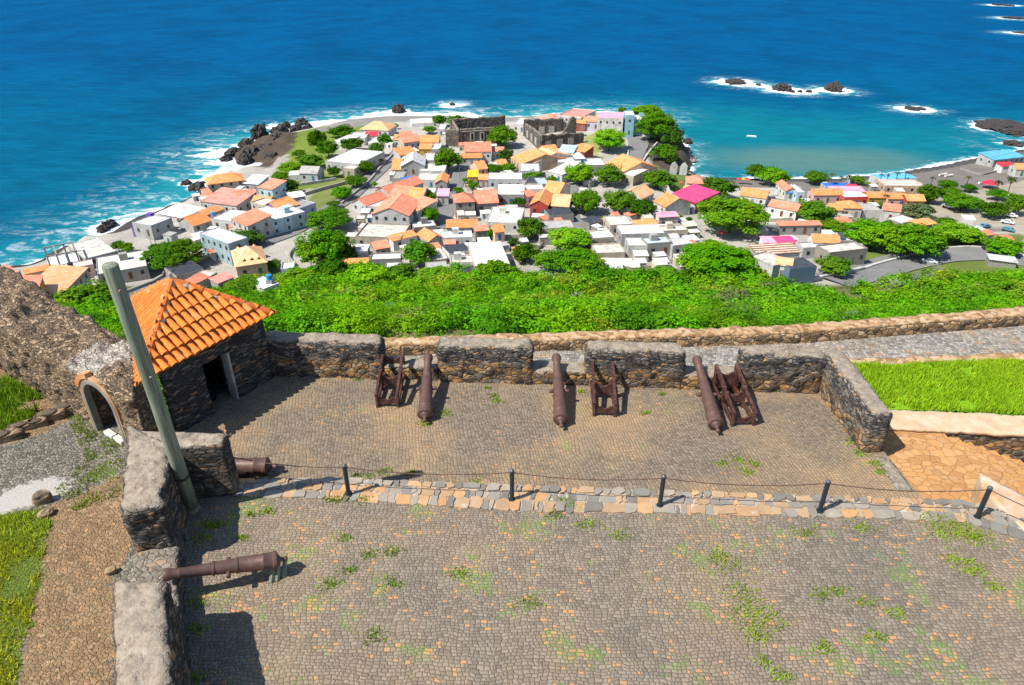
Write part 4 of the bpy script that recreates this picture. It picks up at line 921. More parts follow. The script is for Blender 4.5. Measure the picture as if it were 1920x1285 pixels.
def crag(name, spots, mat):
    out = []
    for (x, y, z, sx_, sy_, sz_, rz) in spots:
        bm = bmesh.new(); bmesh.ops.create_icosphere(bm, subdivisions=4, radius=1); ph = Vector((x*.37, y*.31, 1))
        for v in bm.verts:
            d = v.co.normalized(); k = .72+.5*abs(noise.noise(d*1.5+ph))+.34*abs(noise.noise(d*3.7+ph*2))+.14*noise.noise(d*8+ph)
            v.co = Matrix.Rotation(rz, 3, 'Z') @ Vector((d.x*k*sx_, d.y*k*sy_, max(-.5, d.z*k)*sz_))
        me = bpy.data.meshes.new(name); bm.to_mesh(me); bm.free(); me.materials.append(mat); o = link(bpy.data.objects.new(name, me)); o.location = (x, y, z); out.append(o)
    return out
rock_world = []
for u, v, a, b, h, lab in ROCKS:
    x, y = P(u, v, SEA); s, sn_ = dist_px((x, y, SEA)); A, B = a*s, b*s/sn_
    pale = 'pale' in lab
    tag(crag('sea_rock', [(x, y, SEA+h*.1, A*1.1, min(B, A*1.6)*1.1, h*.78, random.uniform(-.2,.2))], m_plain('pale boulders', (.2,.19,.18), .8, .2, .5, .8) if pale else ROCKM)[0], lab, 'rock', 'rocks in the sea'); rock_world.append((x, y, max(A, min(B, A*1.6))))
# sea
sx = np.unique(np.concatenate([-np.geomspace(300, 40000, 26), np.arange(-300, 620, 4.0), np.arange(620, 1250, 10), np.geomspace(1250, 40000, 22)])); sy = np.unique(np.concatenate([np.arange(140, 700, 3.5), np.arange(700, 1800, 10), np.geomspace(1800, 50000, 34)]))
XS, YS = np.meshgrid(sx, sy); dS, _ = seg_dist(XS, YS, CO, CS); insS = in_poly(XS, YS, CO); dS = np.where(insS, 0, dS)
bayc = P(1500, 290, SEA); expo = np.clip(1-np.exp(-(((XS-bayc[0])/115)**2+((YS-bayc[1])/95)**2))*1.5, 0, 1)
ex2 = np.where(YS > P(600, 225, SEA)[1], .85, 1)
shore = np.exp(-dS/24)*expo*ex2*(.62+.38*np.clip((YS-230)/90, 0, 1))
shore = np.maximum(shore, np.exp(-dS/3.2)*.9*(dS < 18))
for x, y, A in rock_world:
    d = np.hypot(XS-x, (YS-y)*.9)-A*.8; far = min(2.2, 1+max(0, (y-450)/260))
    k = 1.0 if y < 430 and x < 60 else (1.15 if y > 480 else .8)
    if x > 40 and y < 470 and x < 150: k = .45
    shore = np.maximum(shore, k*np.exp(-np.clip(d, 0, None)/(7*far)))
turq = np.exp(-dS/55)*.8+.75*np.exp(-(((XS-P(1430,240,SEA)[0])/150)**2+((YS-P(1430,255,SEA)[1])/90)**2))
sand = 1.15*np.exp(-(((XS-P(1530,305,SEA)[0])/75)**2+((YS-P(1500,300,SEA)[1])/38)**2))
deep = np.clip((YS-330)/420, 0, 1)
sea = np_mesh('sea', np.stack([XS, YS, np.full(XS.shape, SEA)], -1).reshape(-1, 3), grid_faces(len(sx), len(sy)), m_sea('sea water')); kind(sea, 'structure')
for nm, a in (('shore', shore), ('turq', turq), ('sand', sand), ('deep', deep)): point_attr(sea.data, nm, a)

def tz(x, y): return float(zt(x, y))
def ribbon(name, px, width, mat, lift=.28, step=2.0, h=None, parent=None, edge='c', closed=False):
    """strip draped over the ground along a line seen in the survey; h makes it a wall"""
    pts = [np.array(G(u, v)[:2]) for u, v in px]; fine = []
    for a, b in zip(pts[:-1], pts[1:]):
        n = max(1, int(np.hypot(*(b-a))/step)); fine += [a+(b-a)*i/n for i in range(n)]
    fine.append(pts[-1]); fine = np.array(fine)
    for _ in range(3): fine[1:-1] = (fine[:-2]+fine[1:-1]*2+fine[2:])/4
    mb = MB(); vs = []; n = len(fine)
    for i, p in enumerate(fine):
        d = fine[min(i+1, n-1)]-fine[max(i-1, 0)]; d = d/(np.hypot(*d)+1e-9); nn = np.array((-d[1], d[0])); w = width if not isinstance(width, tuple) else width[0]+(width[1]-width[0])*i/(n-1)
        a, b = p+nn*w/2, p-nn*w/2
        if h is None:
            zz = max(tz(*a), tz(*b), tz(*p))+lift; vs += [(*a, zz), (*b, zz)]
        else:
            zz = tz(*p); vs += [(*a, zz-1.2), (*b, zz-1.2), (*b, zz+h), (*a, zz+h)]
    if h is None: fs = [(2*i, 2*i+1, 2*i+3, 2*i+2) for i in range(n-1)]
    else:
        fs = []
        for i in range(n-1):
            for k in range(4): fs.append((4*i+k, 4*i+(k+1)%4, 4*i+4+(k+1)%4, 4*i+4+k))
        fs += [(3,2,1,0), (4*n-4, 4*n-3, 4*n-2, 4*n-1)]
    mb.add(vs, fs); o = mb.build(name, mat, parent)
    bm = bmesh.new(); bm.from_mesh(o.data); bmesh.ops.recalc_face_normals(bm, faces=bm.faces[:])
    if h is None and bm.faces[:][0].normal.z < 0: bmesh.ops.reverse_faces(bm, faces=bm.faces[:])
    bm.to_mesh(o.data); bm.free(); return o
ASP = m_plain('road setts', (.185,.183,.18), .9, .15, .25, .8)
for px, w in (([(180,600),(250,556),(320,520),(400,484),(470,462),(540,438),(600,405),(650,374),(690,338),(722,310),(748,284),(760,270)], (10,7)), ([(818,430),(835,395),(848,362),(858,340),(866,318),(870,290)], (8, 5)), ([(1176,236),(1192,252),(1198,270),(1190,292),(1186,312)], (13, 7)), ([(1060,375),(1075,340),(1060,300)], 7), ([(1110,520),(1090,470),(1080,430),(1070,390)], 5),
               ([(1560,530),(1620,512),(1690,494),(1760,480),(1830,477),(1900,486),(1990,505)], 12), ([(1400,372),(1460,378),(1540,408),(1600,410)], 6)):
    kind(ribbon('road', px, w, ASP), 'structure')
WH = m_wall('white parapet', (.72,.70,.66)); CW = m_wall('cement parapet', (.36,.34,.31))
for px, w, h, mt, lab in (([(225,556),(290,528),(350,500),(400,484),(460,462),(520,438),(566,416)], .8, 1.0, CW, 'long grey sea road parapet above the blue houses'), ([(640,384),(690,344),(715,314),(742,286)], .8, 1.0, CW, 'grey parapet along the upper bend of the sea road'),
        ([(540,352),(590,345),(630,338)], .5, 1.2, WH, 'pale yard wall below the grey flat roofed house'), ([(556,372),(600,358),(650,345),(690,322)], .6, 1.3, CW, 'cement terrace wall under the shrubs by the sea road'), ([(1196,318),(1215,335),(1240,355),(1268,378),(1300,402)], .9, 3.0, WH, 'tall white retaining wall slanting past the pink roof'), ([(1200,312),(1218,285),(1232,270)], .7, 1.0, WH, 'white parapet on the cliff side of the headland road'), ([(1168,318),(1176,300),(1178,285)], .7, 1.0, WH, 'short white parapet under the round headland tree'), ([(1180,240),(1200,250),(1212,262)], .6, .9, WH, 'white kerb wall before the aqua house'), ([(1060,240),(1110,243),(1165,240)], .6, 1.6, WH, 'white plinth wall below the lilac house'),
        ([(1520,528),(1580,516),(1640,500),(1700,484),(1760,471),(1820,466),(1870,472),(1930,486)], .9, 1.1, WH, 'curved white road parapet on the green slope'), ([(840,523),(900,521),(1000,521),(1120,522),(1230,524),(1290,526)], .5, 1.3, WH, 'long low white wall between the town and the green slope'), ([(555,500),(540,485),(548,470),(565,462)], .5, 1.0, CW, 'curved cement wall right of the big dormered roof'), ([(1800,318),(1840,330),(1870,322),(1880,312)], .5, .8, CW, 'curved beach wall beside the blue awning'), ([(1180,205),(1200,200)], .1, .1, CW, '')):
    if lab: tag(ribbon('parapet_wall', px, w, mt, h=h), lab, 'wall')
# ------------------------------------------------------------------ the town
GLASS = m_plain('dark window', (.03,.036,.042), .35, .4, .1); DOORM = [m_plain('door brown', (.16,.07,.03)), m_plain('door blue', (.04,.16,.33)), m_plain('door green', (.05,.16,.09)), m_plain('door grey', (.2,.2,.2))]
TRIM = m_plain('white trim', (.72,.7,.66), .8, .1, .05)
hn = [0]
def house(uL, vL, uR, vR, dv, h, typ, wc, rc, label, name='house', cat='house', win=True, group=None):
    hn[0] += 1; r = random.Random(hn[0]*7+1)
    a, b = G(uL, vL, h), G(uR, vR, h); a2, b2 = Vector(a[:2]), Vector(b[:2]); e = b2-a2; Wd = e.length; e.normalize(); n = Vector((-e.y, e.x))
    if n.y < 0: n = -n; 
    mid = (a2+b2)/2; s, sn_ = dist_px((a[0]+b[0])*.5*np.array([1,0,0])+np.array([0,(a[1]+b[1])/2,(a[2]+b[2])/2])); cs = math.sqrt(1-sn_**2); ny = max(.55, n.y)
    k = {'flat': sn_, 'gy': sn_, 'gx': .5*sn_+.25*cs, 'hip': .5*sn_+.25*cs, 'shed': sn_+.16*cs}[typ]
    D = max(2.2, dv*s/k*1.0/ny**.5); ztop = (a[2]+b[2])/2
    base = min(tz(*(mid+n*t+e*q)) for t in (0, D) for q in (-Wd/2, Wd/2))-.5; H = ztop-base
    rz = math.atan2(e.y, e.x); T = thing(name, label, cat, (mid.x, mid.y, base), rz, group); w2 = Wd/2
    rh = {'flat': 0, 'gy': min(.27*Wd, 2.6), 'gx': .25*D, 'hip': .25*D, 'shed': .16*D}[typ]; WM, RM = wallm(wc), roofm(rc)
    if typ in ('gx', 'gy', 'shed'):
        rh = min(rh, 3.2)
    mb = MB(); mb.box((0, D/2, H/2), (Wd, D, H))
    if typ == 'gx': mb.add([(-w2,0,H),(-w2,D,H),(-w2,D/2,H+rh),(w2,0,H),(w2,D,H),(w2,D/2,H+rh)], [(0,2,1),(3,4,5),(0,1,4,3),(0,3,5,2),(1,2,5,4)])
    if typ == 'gy': mb.add([(-w2,0,H),(w2,0,H),(0,0,H+rh),(-w2,D,H),(w2,D,H),(0,D,H+rh)], [(0,1,2),(3,5,4),(0,3,4,1),(0,2,5,3),(1,4,5,2)])
    if typ == 'shed': mb.add([(-w2,0,H),(w2,0,H),(-w2,D,H),(w2,D,H),(-w2,D,H+rh),(w2,D,H+rh)], [(0,4,2),(1,3,5),(2,4,5,3),(0,2,3,1),(0,1,5,4)])
    mb.build('wall', WM, T)
    o = .3; th = .14; mb = MB()
    def slab(p):   # a roof plane with thickness
        q = [(x, y, z+th) for x, y, z in p]; m = len(p)
        mb.add([*p, *q], [tuple(range(m))[::-1], tuple(range(m, 2*m))]+[(i, (i+1)%m, m+(i+1)%m, m+i) for i in range(m)])
    g = .03; do = o*rh/(D/2) if typ in ('gx', 'hip') else 0
    if typ == 'gx':
        slab([(-w2-o,-o,H+g-do),(w2+o,-o,H+g-do),(w2+o,D/2,H+rh+g),(-w2-o,D/2,H+rh+g)]); slab([(-w2-o,D/2,H+rh+g+.005),(w2+o,D/2,H+rh+g+.005),(w2+o,D+o,H+g-do),(-w2-o,D+o,H+g-do)])
    elif typ == 'gy':
        d2 = o*rh/w2; slab([(-w2-o,-o,H+g-d2),(0,-o,H+rh+g),(0,D+o,H+rh+g),(-w2-o,D+o,H+g-d2)]); slab([(0,-o,H+rh+g+.005),(w2+o,-o,H+g-d2),(w2+o,D+o,H+g-d2),(0,D+o,H+rh+g+.005)])
    elif typ == 'shed':
        d2 = o*rh/D; slab([(-w2-o,-o,H+g-d2),(w2+o,-o,H+g-d2),(w2+o,D+o,H+rh+g+d2),(-w2-o,D+o,H+rh+g+d2)])
    elif typ == 'hip':
        rl = max(0, w2-D/2*.9); z0 = H+g
        A, B_, C_, D_ = (-w2-o,-o,z0), (w2+o,-o,z0), (w2+o,D+o,z0), (-w2-o,D+o,z0); E1, E2 = (-rl-.01,D/2,z0+rh), (rl+.01,D/2,z0+rh)
        mb.add([A,B_,C_,D_,E1,E2,*[(x,y,z-th) for x,y,z in (A,B_,C_,D_)]], [(0,1,5,4),(1,2,5),(2,3,4,5),(3,0,4),(9,8,7,6),(6,7,1,0),(7,8,2,1),(8,9,3,2),(9,6,0,3)])
    else:
        mb.box((0, D/2, H+.06), (Wd-.3, D-.3, .12))
    rf = mb.build('roof', RM, T)
    if typ == 'flat' and rc not in ('net', 'rust', 'hot', 'rose', 'sky', 'blue', 'red') and h > 2:
        mb = MB(); ph = r.choice([.25, .35, .6]); t = .18
        for cx, cy, lx, ly in ((0, t/2, Wd, t), (0, D-t/2, Wd, t), (-w2+t/2, D/2, t, D-2*t), (w2-t/2, D/2, t, D-2*t)): mb.box((cx, cy, H+ph/2), (lx, ly, ph))
        mb.build('parapet', WM, T)
        if Wd > 6 and D > 5 and r.random() < .22:
            mb = MB(); mb.box((r.uniform(-.3, .3)*Wd, D*.65, H+1.1), (2.2, 2, 2.0)); mb.build('stair_head', WM, T)
    elif typ in ('gx', 'gy') and rc in ('orange', 'coral', 'light') and Wd > 6:
        mb = MB(); z1 = H+rh+g+th
        if typ == 'gx': mb.box((0, D/2, z1), (Wd+.5, .26, .14))
        else: mb.box((0, D/2, z1), (.26, D+.5, .14))
        mb.build('ridge', m_roof('ridge tiles', (.72,.34,.18)), rf)
    if win:
        ns = 2 if h > 5 else 1; nw = max(1, int(Wd/3.1))
        for st_ in range(ns):
            z = H-h+ (h/ns)*(st_+.55)
            for i in range(nw):
                x = -w2+Wd*(i+.5)/nw
                if i == nw//2 and st_ == 0:
                    d = MB().box((x, -.02, z-.25), (1.0, .1, 2.1)).build('door', r.choice(DOORM), T)
                else: MB().box((x, -.02, z+.15), (.95, .1, 1.15)).build('window', GLASS, T)
            sx = 1 if mid.x < 0 else -1
            for i in range(max(1, int(D/3.6))):
                if i < 4: MB().box((sx*(w2+.0), D*(i+.5)/max(1, int(D/3.6)), z+.15), (.1, .9, 1.1)).build('window', GLASS, T)
    return T
H_ = [
 # far left, below the rampart
 (0,516,31,510,11,3,'shed','grey','pink','pink shed by the water at the left edge of the photo',0),(-20,533,42,519,8,3,'flat','lgrey','grey','low grey house behind the pink roofed row, at the left edge',0),(47,514,96,505,7,2.6,'shed','cream','orange','narrow orange lean-to roof behind the yellow walled house',0),
 (-45,562,49,549,24,3.6,'shed','white','salmon','salmon roofed row house at the left end of the row by the rampart',0),(50,547,87,540,26,3.6,'shed','yellow','coral','coral roofed row house with yellow wall above the rampart',1),(88,544,171,526,22,3.6,'shed','cream','light','wide light orange roofed row house behind the bushy tree',0),
 (106,509,175,498,9,3.2,'flat','pink','pale','pale pink roof terrace behind the light orange row house',0),(160,486,218,473,28,3.4,'flat','lgrey','pale','pale flat roofed seaside block beside the unfinished frame',1),(182,514,277,503,30,3.4,'flat','grey','pale','large stained flat roof beside the wooden pole top',1),
 (248,419,283,425,14,5,'flat','lgrey','lgrey','purple and white seaside house with grey roof terrace',1),(284,425,315,408,9,4,'flat','purple','lgrey','purple walled wing right of the grey roof terrace',0),(296,400,340,408,22,3.2,'hip','white','white','big white roofed house at the water on the left',0),
 (362,424,396,414,14,3,'gx','lgrey','orange','small orange gabled house below the white roofed seaside house',1),(389,346,458,338,16,5.2,'hip','cream','orange','cream house with orange hip roof nearest the rocky shore',1),(456,344,484,346,15,4,'shed','lgrey','white','white sloping roof right of the cream hip roofed house',0),
 (484,352,510,356,16,4.5,'shed','blue','coral','coral roof with blue side wall beside the dark green tree',1),(378,378,443,386,25,4.2,'shed','lgrey','salmon','broad salmon pink roof in the seaside cluster',0),(446,376,482,372,16,4.5,'gx','white','coral','coral roof right of the broad salmon roof',0),
 (471,380,503,382,12,4,'gx','lgrey','orange','small orange gable above the long cream wall',0),(470,382,528,396,9,5.6,'flat','beige','pale','tall beige walled house above the white roof by the sea road',0),(396,412,434,416,17,4,'flat','lgrey','white','white roof terrace left of the coral roofed two storey house',0),
 (434,412,464,424,20,6,'shed','white','coral','two storey white house with coral roof by the sea road hedge',1),(388,403,420,393,7,3,'shed','cream','orange','thin orange roof below the broad salmon roof',0),(374,440,428,458,12,7,'flat','blue','lgrey','tall pale blue blank walled house beside the dark hedge',1),
 (394,475,424,470,6,2.6,'shed','white','coral','tiny coral roof at the foot of the pale blue house',0),(462,398,504,416,20,5.5,'flat','blue','white','long white flat roof with blue grey windowed wall by the sea road',1),(524,396,560,384,14,5,'gx','purple','orange','orange roofed house with purple street front',1),
 (546,372,572,368,9,4,'shed','lgrey','white','small white roof beside the sea road terrace wall',0),(562,392,592,382,8,4.5,'flat','lilac','grey','lilac fronted shop at the bend of the sea road',1),
 (442,500,500,492,34,5,'hip','peach','light','large light orange hip roof with dormers above the hut',1),(408,528,438,524,9,3,'shed','lgrey','salmon','pink roofed shed left below the dormered roof',0),(330,516,382,506,18,3,'flat','grey','net','roofless grey yard full of junk behind the hut',0),(350,533,394,526,8,2.8,'shed','white','coral','thin coral roof right behind the hut apex',0),(386,520,408,516,9,3.4,'flat','beige','pale','small square beige block behind the hut',0),(494,540,524,536,16,2.4,'flat','white','white','white canvas covered yard shed among the shrubs',0),(527,508,552,506,13,3,'flat','lgrey','white','small white flat roof left of the big feathery tree',0),
 # grey spit and upper left streets
 (561,325,594,326,13,4,'gx','lgrey','grey','grey gabled cottage on the grassy point',1),(540,330,561,329,8,2.6,'flat','white','white','white awning shed left of the grey cottage',0),(610,303,672,309,24,5,'flat','lgrey','lgrey','long grey flat roofed hall on the grassy point',1),(642,316,664,318,11,4,'flat','cream','pale','cream cube house with roof pool by the sea road',1),(624,266,648,268,12,3.5,'flat','white','white','white flat house among trees on the point',0),
 (675,243,728,245,16,4,'hip','white','light','peach hip roofed house nearest the grey spit',1),(650,262,684,262,12,3.2,'flat','white','pale','pale low roofs left of the red awning',0),(684,255,706,255,7,3,'shed','white','red','red awning roof among white yards',0),(690,268,735,270,12,3.2,'flat','white','white','white jumbled roofs below the red awning',0),(736,262,766,264,9,4.5,'gx','white','orange','white house with orange roof right of the two round trees',1),(750,255,772,254,7,3.5,'gx','cream','coral','coral roof behind the orange one near the church ruin lawn',0),
 (757,268,789,264,12,4.5,'gx','cream','coral','coral gable with yellow wall left of the ruined church',1),(788,267,822,267,12,4,'gx','lgrey','orange','orange roof directly left of the ruined church tower base',0),(786,280,808,280,10,4,'shed','yellow','orange','orange roof over a yellow wall left of the round street tree',0),(808,281,825,281,11,4,'flat','grey','lgrey','light grey flat roof beside the round street tree',0),(750,292,782,288,13,5,'shed','lgrey','orange','orange strip roof atop the tall blank grey walls',0),(752,312,796,311,16,5,'gy','lgrey','lgrey','tall blank light grey gabled house on the sea road',0),(735,318,752,318,20,3.2,'gx','peach','orange','patchy orange shed on the bend of the sea road',0),
 (797,303,830,302,13,4,'flat','white','white','white flat roof left of the round street tree',0),(786,322,834,322,14,3.4,'flat','lgrey','pale','pale courtyard roof under the round street tree',0),(735,336,756,336,13,4,'flat','grey','grey','dark grey flat hut left of the bright blue roof',0),(757,343,778,341,9,3.4,'shed','dblue','blue','bright blue roof among grey yards',0),(778,338,818,339,12,3.4,'flat','lgrey','pale','pale roof right of the bright blue roof',0),(816,343,838,343,14,4.2,'gy','grey','orange','orange gable above the pink kiosk',1),
 (704,358,730,364,24,4.6,'gy','lgrey','coral','coral gabled house with grey end wall left of the big gables',1),(730,368,764,372,20,5,'gx','lgrey','coral','left half of the paired coral roofs above the big grey gable',0),(764,372,790,374,20,5,'gx','lgrey','orange','right half of the paired coral roofs beside the street trees',1),(697,402,766,405,28,6.4,'gy','lgrey','coral','big coral roofed house with broad grey gable end',0),(756,388,783,396,20,6,'shed','white','coral','steep coral roof right behind the broad grey gable',0),(660,380,686,386,16,3.6,'gy','lgrey','coral','small coral roofed chapel like house on the sea road',1),(688,388,724,388,14,3.2,'flat','white','pale','pale terrace roof between the small coral house and big gable',0),
 (820,368,840,368,13,3.6,'shed','white','rose','pink roofed kiosk at the street side',1),(854,380,890,378,18,6,'hip','stone','coral','dark stone two storey house with coral roof',1),(893,382,934,380,24,4.4,'gx','grey','coral','long coral roof with white front right of the stone house',1),(898,337,914,337,10,4,'gx','pink','orange','orange cap roof at the left end of the long white hall',1),(915,337,979,337,12,5,'flat','lgrey','white','long white roofed grey hall above the street',0),(932,366,983,366,20,5,'flat','grey','white','white roof terrace with sunken court right of the coral roof',1),(877,332,895,332,12,3.2,'shed','yellow','yellow','small yellow kiosk at the top of the street',1),
 (872,285,921,284,17,5,'gx','white','coral','white fronted house with twin coral roofs before the church ruin',1),(864,297,904,296,8,3.4,'shed','white','orange','orange porch roof below the white fronted house',0),(922,284,944,284,8,4,'gx','white','coral','small coral roof under the ruin tree',0),(897,318,914,316,14,3.4,'gx','peach','orange','small orange roof left of the clipped hedge',0),(935,310,952,308,9,3.4,'gx','white','orange','orange roof peeping over the clipped hedge',0),
 (958,296,978,308,26,4,'gx','peach','orange','left long orange roof of the lane below the ruin',0),(978,296,1002,306,26,4,'gx','white','light','right long light orange roof of the lane below the ruin',0),(975,322,1012,322,14,4,'flat','lgrey','lgrey','grey blank wall house closing the lane',1),(1023,288,1048,285,13,4.2,'gx','cream','orange','orange roofed house at the foot of the tilted ruin walls',1),(1046,286,1074,288,14,5,'shed','lgrey','steel','steel grey roof right of the small orange house',0),(1072,282,1096,286,12,5,'shed','dred','orange','orange roof patch beside the steel roof',0),(1078,300,1100,299,14,4.6,'flat','dblue','lgrey','dark blue walled house below the ruin slope',0),(1046,306,1090,306,14,4,'flat','grey','lgrey','wide light grey terrace below the steel roof',0),(1100,312,1136,311,13,3.4,'flat','grey','white','white roof above the twin street trees',0),
 (1137,306,1170,322,20,4,'gx','peach','orange','long orange roof slanting beside the headland road',1),(1165,328,1188,332,14,4,'flat','cream','pale','pale cream wall house at the end of the slanting roof',0),(1030,322,1054,328,20,4,'shed','white','white','tall white sloping gable left of the plaza trees',0),
 (1017,362,1046,366,22,4.2,'gx','cream','orange','orange roof of the diagonal lane left of the plaza trees',0),(1034,386,1066,388,22,4.2,'gx','cream','light','light orange roof lower down the diagonal lane',0),(994,384,1027,386,22,5,'gy','red','orange','bright red gabled house with orange roof',1),(984,370,1004,366,10,4,'gx','white','coral','coral roof behind the bright red house',0),(986,358,1020,357,9,3.4,'flat','white','white','white roof above the diagonal lane',0),(985,343,1010,344,12,3,'flat','lgrey','net','dark netted yard roof above the diagonal lane',0),(1010,347,1030,346,12,3,'flat','grey','steel','steel blue roof beside the clipped bushes',0),
 # lower middle
 (666,446,752,449,26,3.6,'flat','beige','pale','wide pale roof terrace behind the big feathery trees',0),(737,452,782,442,9,3.6,'shed','white','orange','left arm of the bent orange roof above the round tree',1),(782,440,804,452,10,3.6,'gx','white','orange','right arm of the bent orange roof above the round tree',0),(705,468,732,464,13,3.6,'shed','grey','coral','coral roof left of the bent orange roof',0),(640,496,690,494,9,3.4,'shed','stone','orange','thin orange roof of a stone shop at the town edge',1),(694,490,752,488,12,3.4,'flat','grey','white','grey open yard house at the town edge',1),(722,505,753,504,11,3.2,'flat','grey','lgrey','grey block with blue door at the town edge',1),(660,478,690,474,10,3,'flat','white','lgrey','low grey white sheds beside the feathery tree',0),
 (838,427,895,426,14,3.6,'gx','white','orange','orange roofed white house in the lower middle',1),(892,434,916,432,9,3.6,'shed','grey','coral','coral roof strip right of the lower middle orange roof',0),(928,436,946,434,13,3.6,'gx','peach','orange','orange roof above the big white square roof',0),(826,448,886,446,12,3.6,'flat','lgrey','white','white roof terrace left of the big white square roof',0),(842,476,884,470,14,3,'flat','white','net','black netted roof yard in the lower middle',0),(845,496,892,494,14,3.2,'flat','white','pale','pale roof above the junk yard',0),(846,512,890,511,13,2.6,'flat','grey','net','junk yard with dark roof at the town edge',0),(890,500,956,496,46,3.8,'flat','beige','white','big white square roof in the lower middle',0),(912,418,976,420,30,3.4,'flat','white','pale','large pale stone terrace above the big square roof',0),(776,428,818,424,10,3,'flat','grey','lgrey','grey roof by the street end',0),(800,505,840,502,12,3,'flat','stone','grey','low grey stone shed right of the round tree',0),
 (1017,430,1076,428,14,4.2,'flat','beige','grey','beige windowless cement house above the spreading tree',0),(1030,405,1076,402,13,3.4,'flat','grey','net','roofless yard with junk right of the red house',0),(1108,450,1152,447,14,3.6,'flat','beige','white','white roof house right of the spreading tree',1),(1144,424,1186,422,17,4,'flat','beige','pale','pale roof corner house in the grey quarter',0),(1166,440,1246,438,16,4.4,'flat','lgrey','white','broad white roof in the grey quarter',1),(1194,424,1232,420,9,3.6,'shed','white','orange','orange roof strip above the broad white roof',0),(1236,408,1272,406,8,5,'shed','beige','rose','tall cement house with rose roof rim',0),(1244,436,1290,434,10,3.6,'flat','cream','pale','cream flat roof below the tall cement house',0),(1214,460,1260,457,12,4.4,'flat','grey','steel','grey block house with bluish roof in the grey quarter',1),(1178,462,1214,462,15,4,'flat','lgrey','pale','half ruined grey house left of the bluish roof',0),(1262,462,1300,458,12,4,'flat','lgrey','lgrey','grey roofless house right of the bluish roof',0),
 (1118,478,1172,476,18,2.2,'flat','beige','pale','low beige yard left of the rubble lot',0),(1130,500,1190,500,16,1.6,'flat','beige','pale','terraced pale yard above the green slope',0),(1204,370,1226,364,14,4,'gx','white','light','light orange roof left of the slanting white wall',0),(1226,378,1248,388,16,4,'gx','white','orange','orange roof below the dark ridge by the slanting wall',0),(1106,420,1134,414,10,3,'flat','grey','net','dark shed under the plaza trees',0),
 # right side
 (1258,366,1304,380,20,4,'shed','dred','hot','hot pink roofed house behind the slanting white wall',0),(1289,343,1322,345,15,5.5,'hip','white','coral','coral hip roofed beach house, upper of the pair',1),(1280,360,1313,363,14,4.6,'hip','white','orange','orange hip roof below the coral beach house',1),(1388,366,1436,372,13,3.8,'gx','white','orange','long orange roof house by the beached boat',1),(1441,386,1494,396,11,4,'gx','white','coral','long coral roof with tall white side wall',1),(1474,358,1494,358,14,4.2,'gy','white','coral','white chapel like house with orange gable and blue trim',1),(1495,362,1510,362,14,4.2,'flat','blue','lgrey','pale blue annex right of the white gable house',1),
 (1526,366,1582,366,11,4.2,'gx','pink','orange','long orange roof over a pale pink wall near the beach',1),(1584,371,1630,370,10,4,'flat','red','white','white roof with long dark red street front',0),(1630,371,1662,371,10,4,'gx','yellow','orange','yellow fronted orange roof in the right hand row',1),(1666,373,1700,373,10,4,'gx','peach','orange','middle orange roof of the right hand row',1),(1702,377,1735,377,11,4,'gx','red','orange','red fronted orange roof ending the right hand row',1),(1580,390,1617,391,14,4.6,'hip','cream','orange','cream house with orange hip roof below the red street front',1),(1558,394,1580,394,12,4,'gx','white','orange','orange roof half hidden by the round right hand tree',0),(1656,394,1688,397,12,5,'gx','white','coral','white house with small coral roof near the grey green bush',1),(1618,396,1654,396,12,3,'flat','lgrey','grey','grey yard roof between the cream and white houses',0),
 (1462,422,1540,424,7,3.6,'shed','grey','coral','very long thin coral roof behind the rusty roof',1),(1432,456,1462,456,11,3.4,'shed','white','rose','pale rose roof left of the bright pink one',0),(1462,458,1494,456,12,3.4,'shed','white','hot','bright pink roof above the rusty striped roof',0),(1420,478,1500,474,17,4,'shed','lgrey','rust','rusty striped corrugated roof',0),(1404,484,1450,500,12,5,'flat','lgrey','pale','pale blank walled house below the rusty roof',0),(1454,496,1484,500,13,5,'shed','white','light','small orange roof between the pale blank houses',0),(1482,504,1532,500,16,5,'flat','dblue','net','dark sided flat house above the round shrub tree',0),(1525,454,1574,456,14,4.4,'gx','white','orange','white house with orange roof and solar panel',1),(1574,455,1594,455,12,4,'flat','white','lgrey','white annex carrying the dark solar panel',0),(1556,474,1626,472,13,5,'flat','stone','pale','stone block house left of the big canopy trees',1),(1506,468,1550,466,10,3.2,'flat','lgrey','lgrey','grey walled yard left of the stone block house',0),(1580,420,1600,418,10,3,'shed','cream','coral','coral roof peeping over the canopy trees',0),(1720,424,1756,420,9,3.2,'shed','cream','orange','orange roof strip beside the sandy square',0),(1692,420,1720,414,9,3,'flat','grey','pale','pale grey roof left of the orange strip by the square',0),
 (1548,350,1600,350,6,3,'flat','lgrey','blue','blue awning roof by the palms',0),(1560,360,1622,360,9,3,'shed','lgrey','rose','rose pink roof below the blue awning',0),(1592,352,1609,352,5,3.6,'shed','lgrey','red','small red roof among the beach awnings',0),(1654,338,1722,334,9,3,'flat','lgrey','sky','long sky blue roof on the beach front',0),(1660,350,1734,350,11,3.4,'flat','peach','pale','pale pink beach restaurant with roof terrace',1),(1864,301,1922,294,12,3.4,'shed','lgrey','sky','big sky blue roof at the far end of the beach',0),(1880,313,1906,311,6,3,'shed','white','red','red roof below the big sky blue roof',0),(1907,318,1930,318,10,3.6,'gx','white','orange','white house with orange roof at the right edge',1),(1800,436,1850,434,8,3,'flat','lgrey','white','white walled strip house near the parked cars',0),(1846,442,1866,440,7,3,'shed','lgrey','coral','coral roof strip near the parked cars',0),(1876,452,1902,450,7,3,'shed','cream','coral','small coral roof below the parked white cars',0),(1806,262+150,1830,262+152,7,3,'flat','white','lgrey','tiny white hut by the sandy square',0),
 # headland
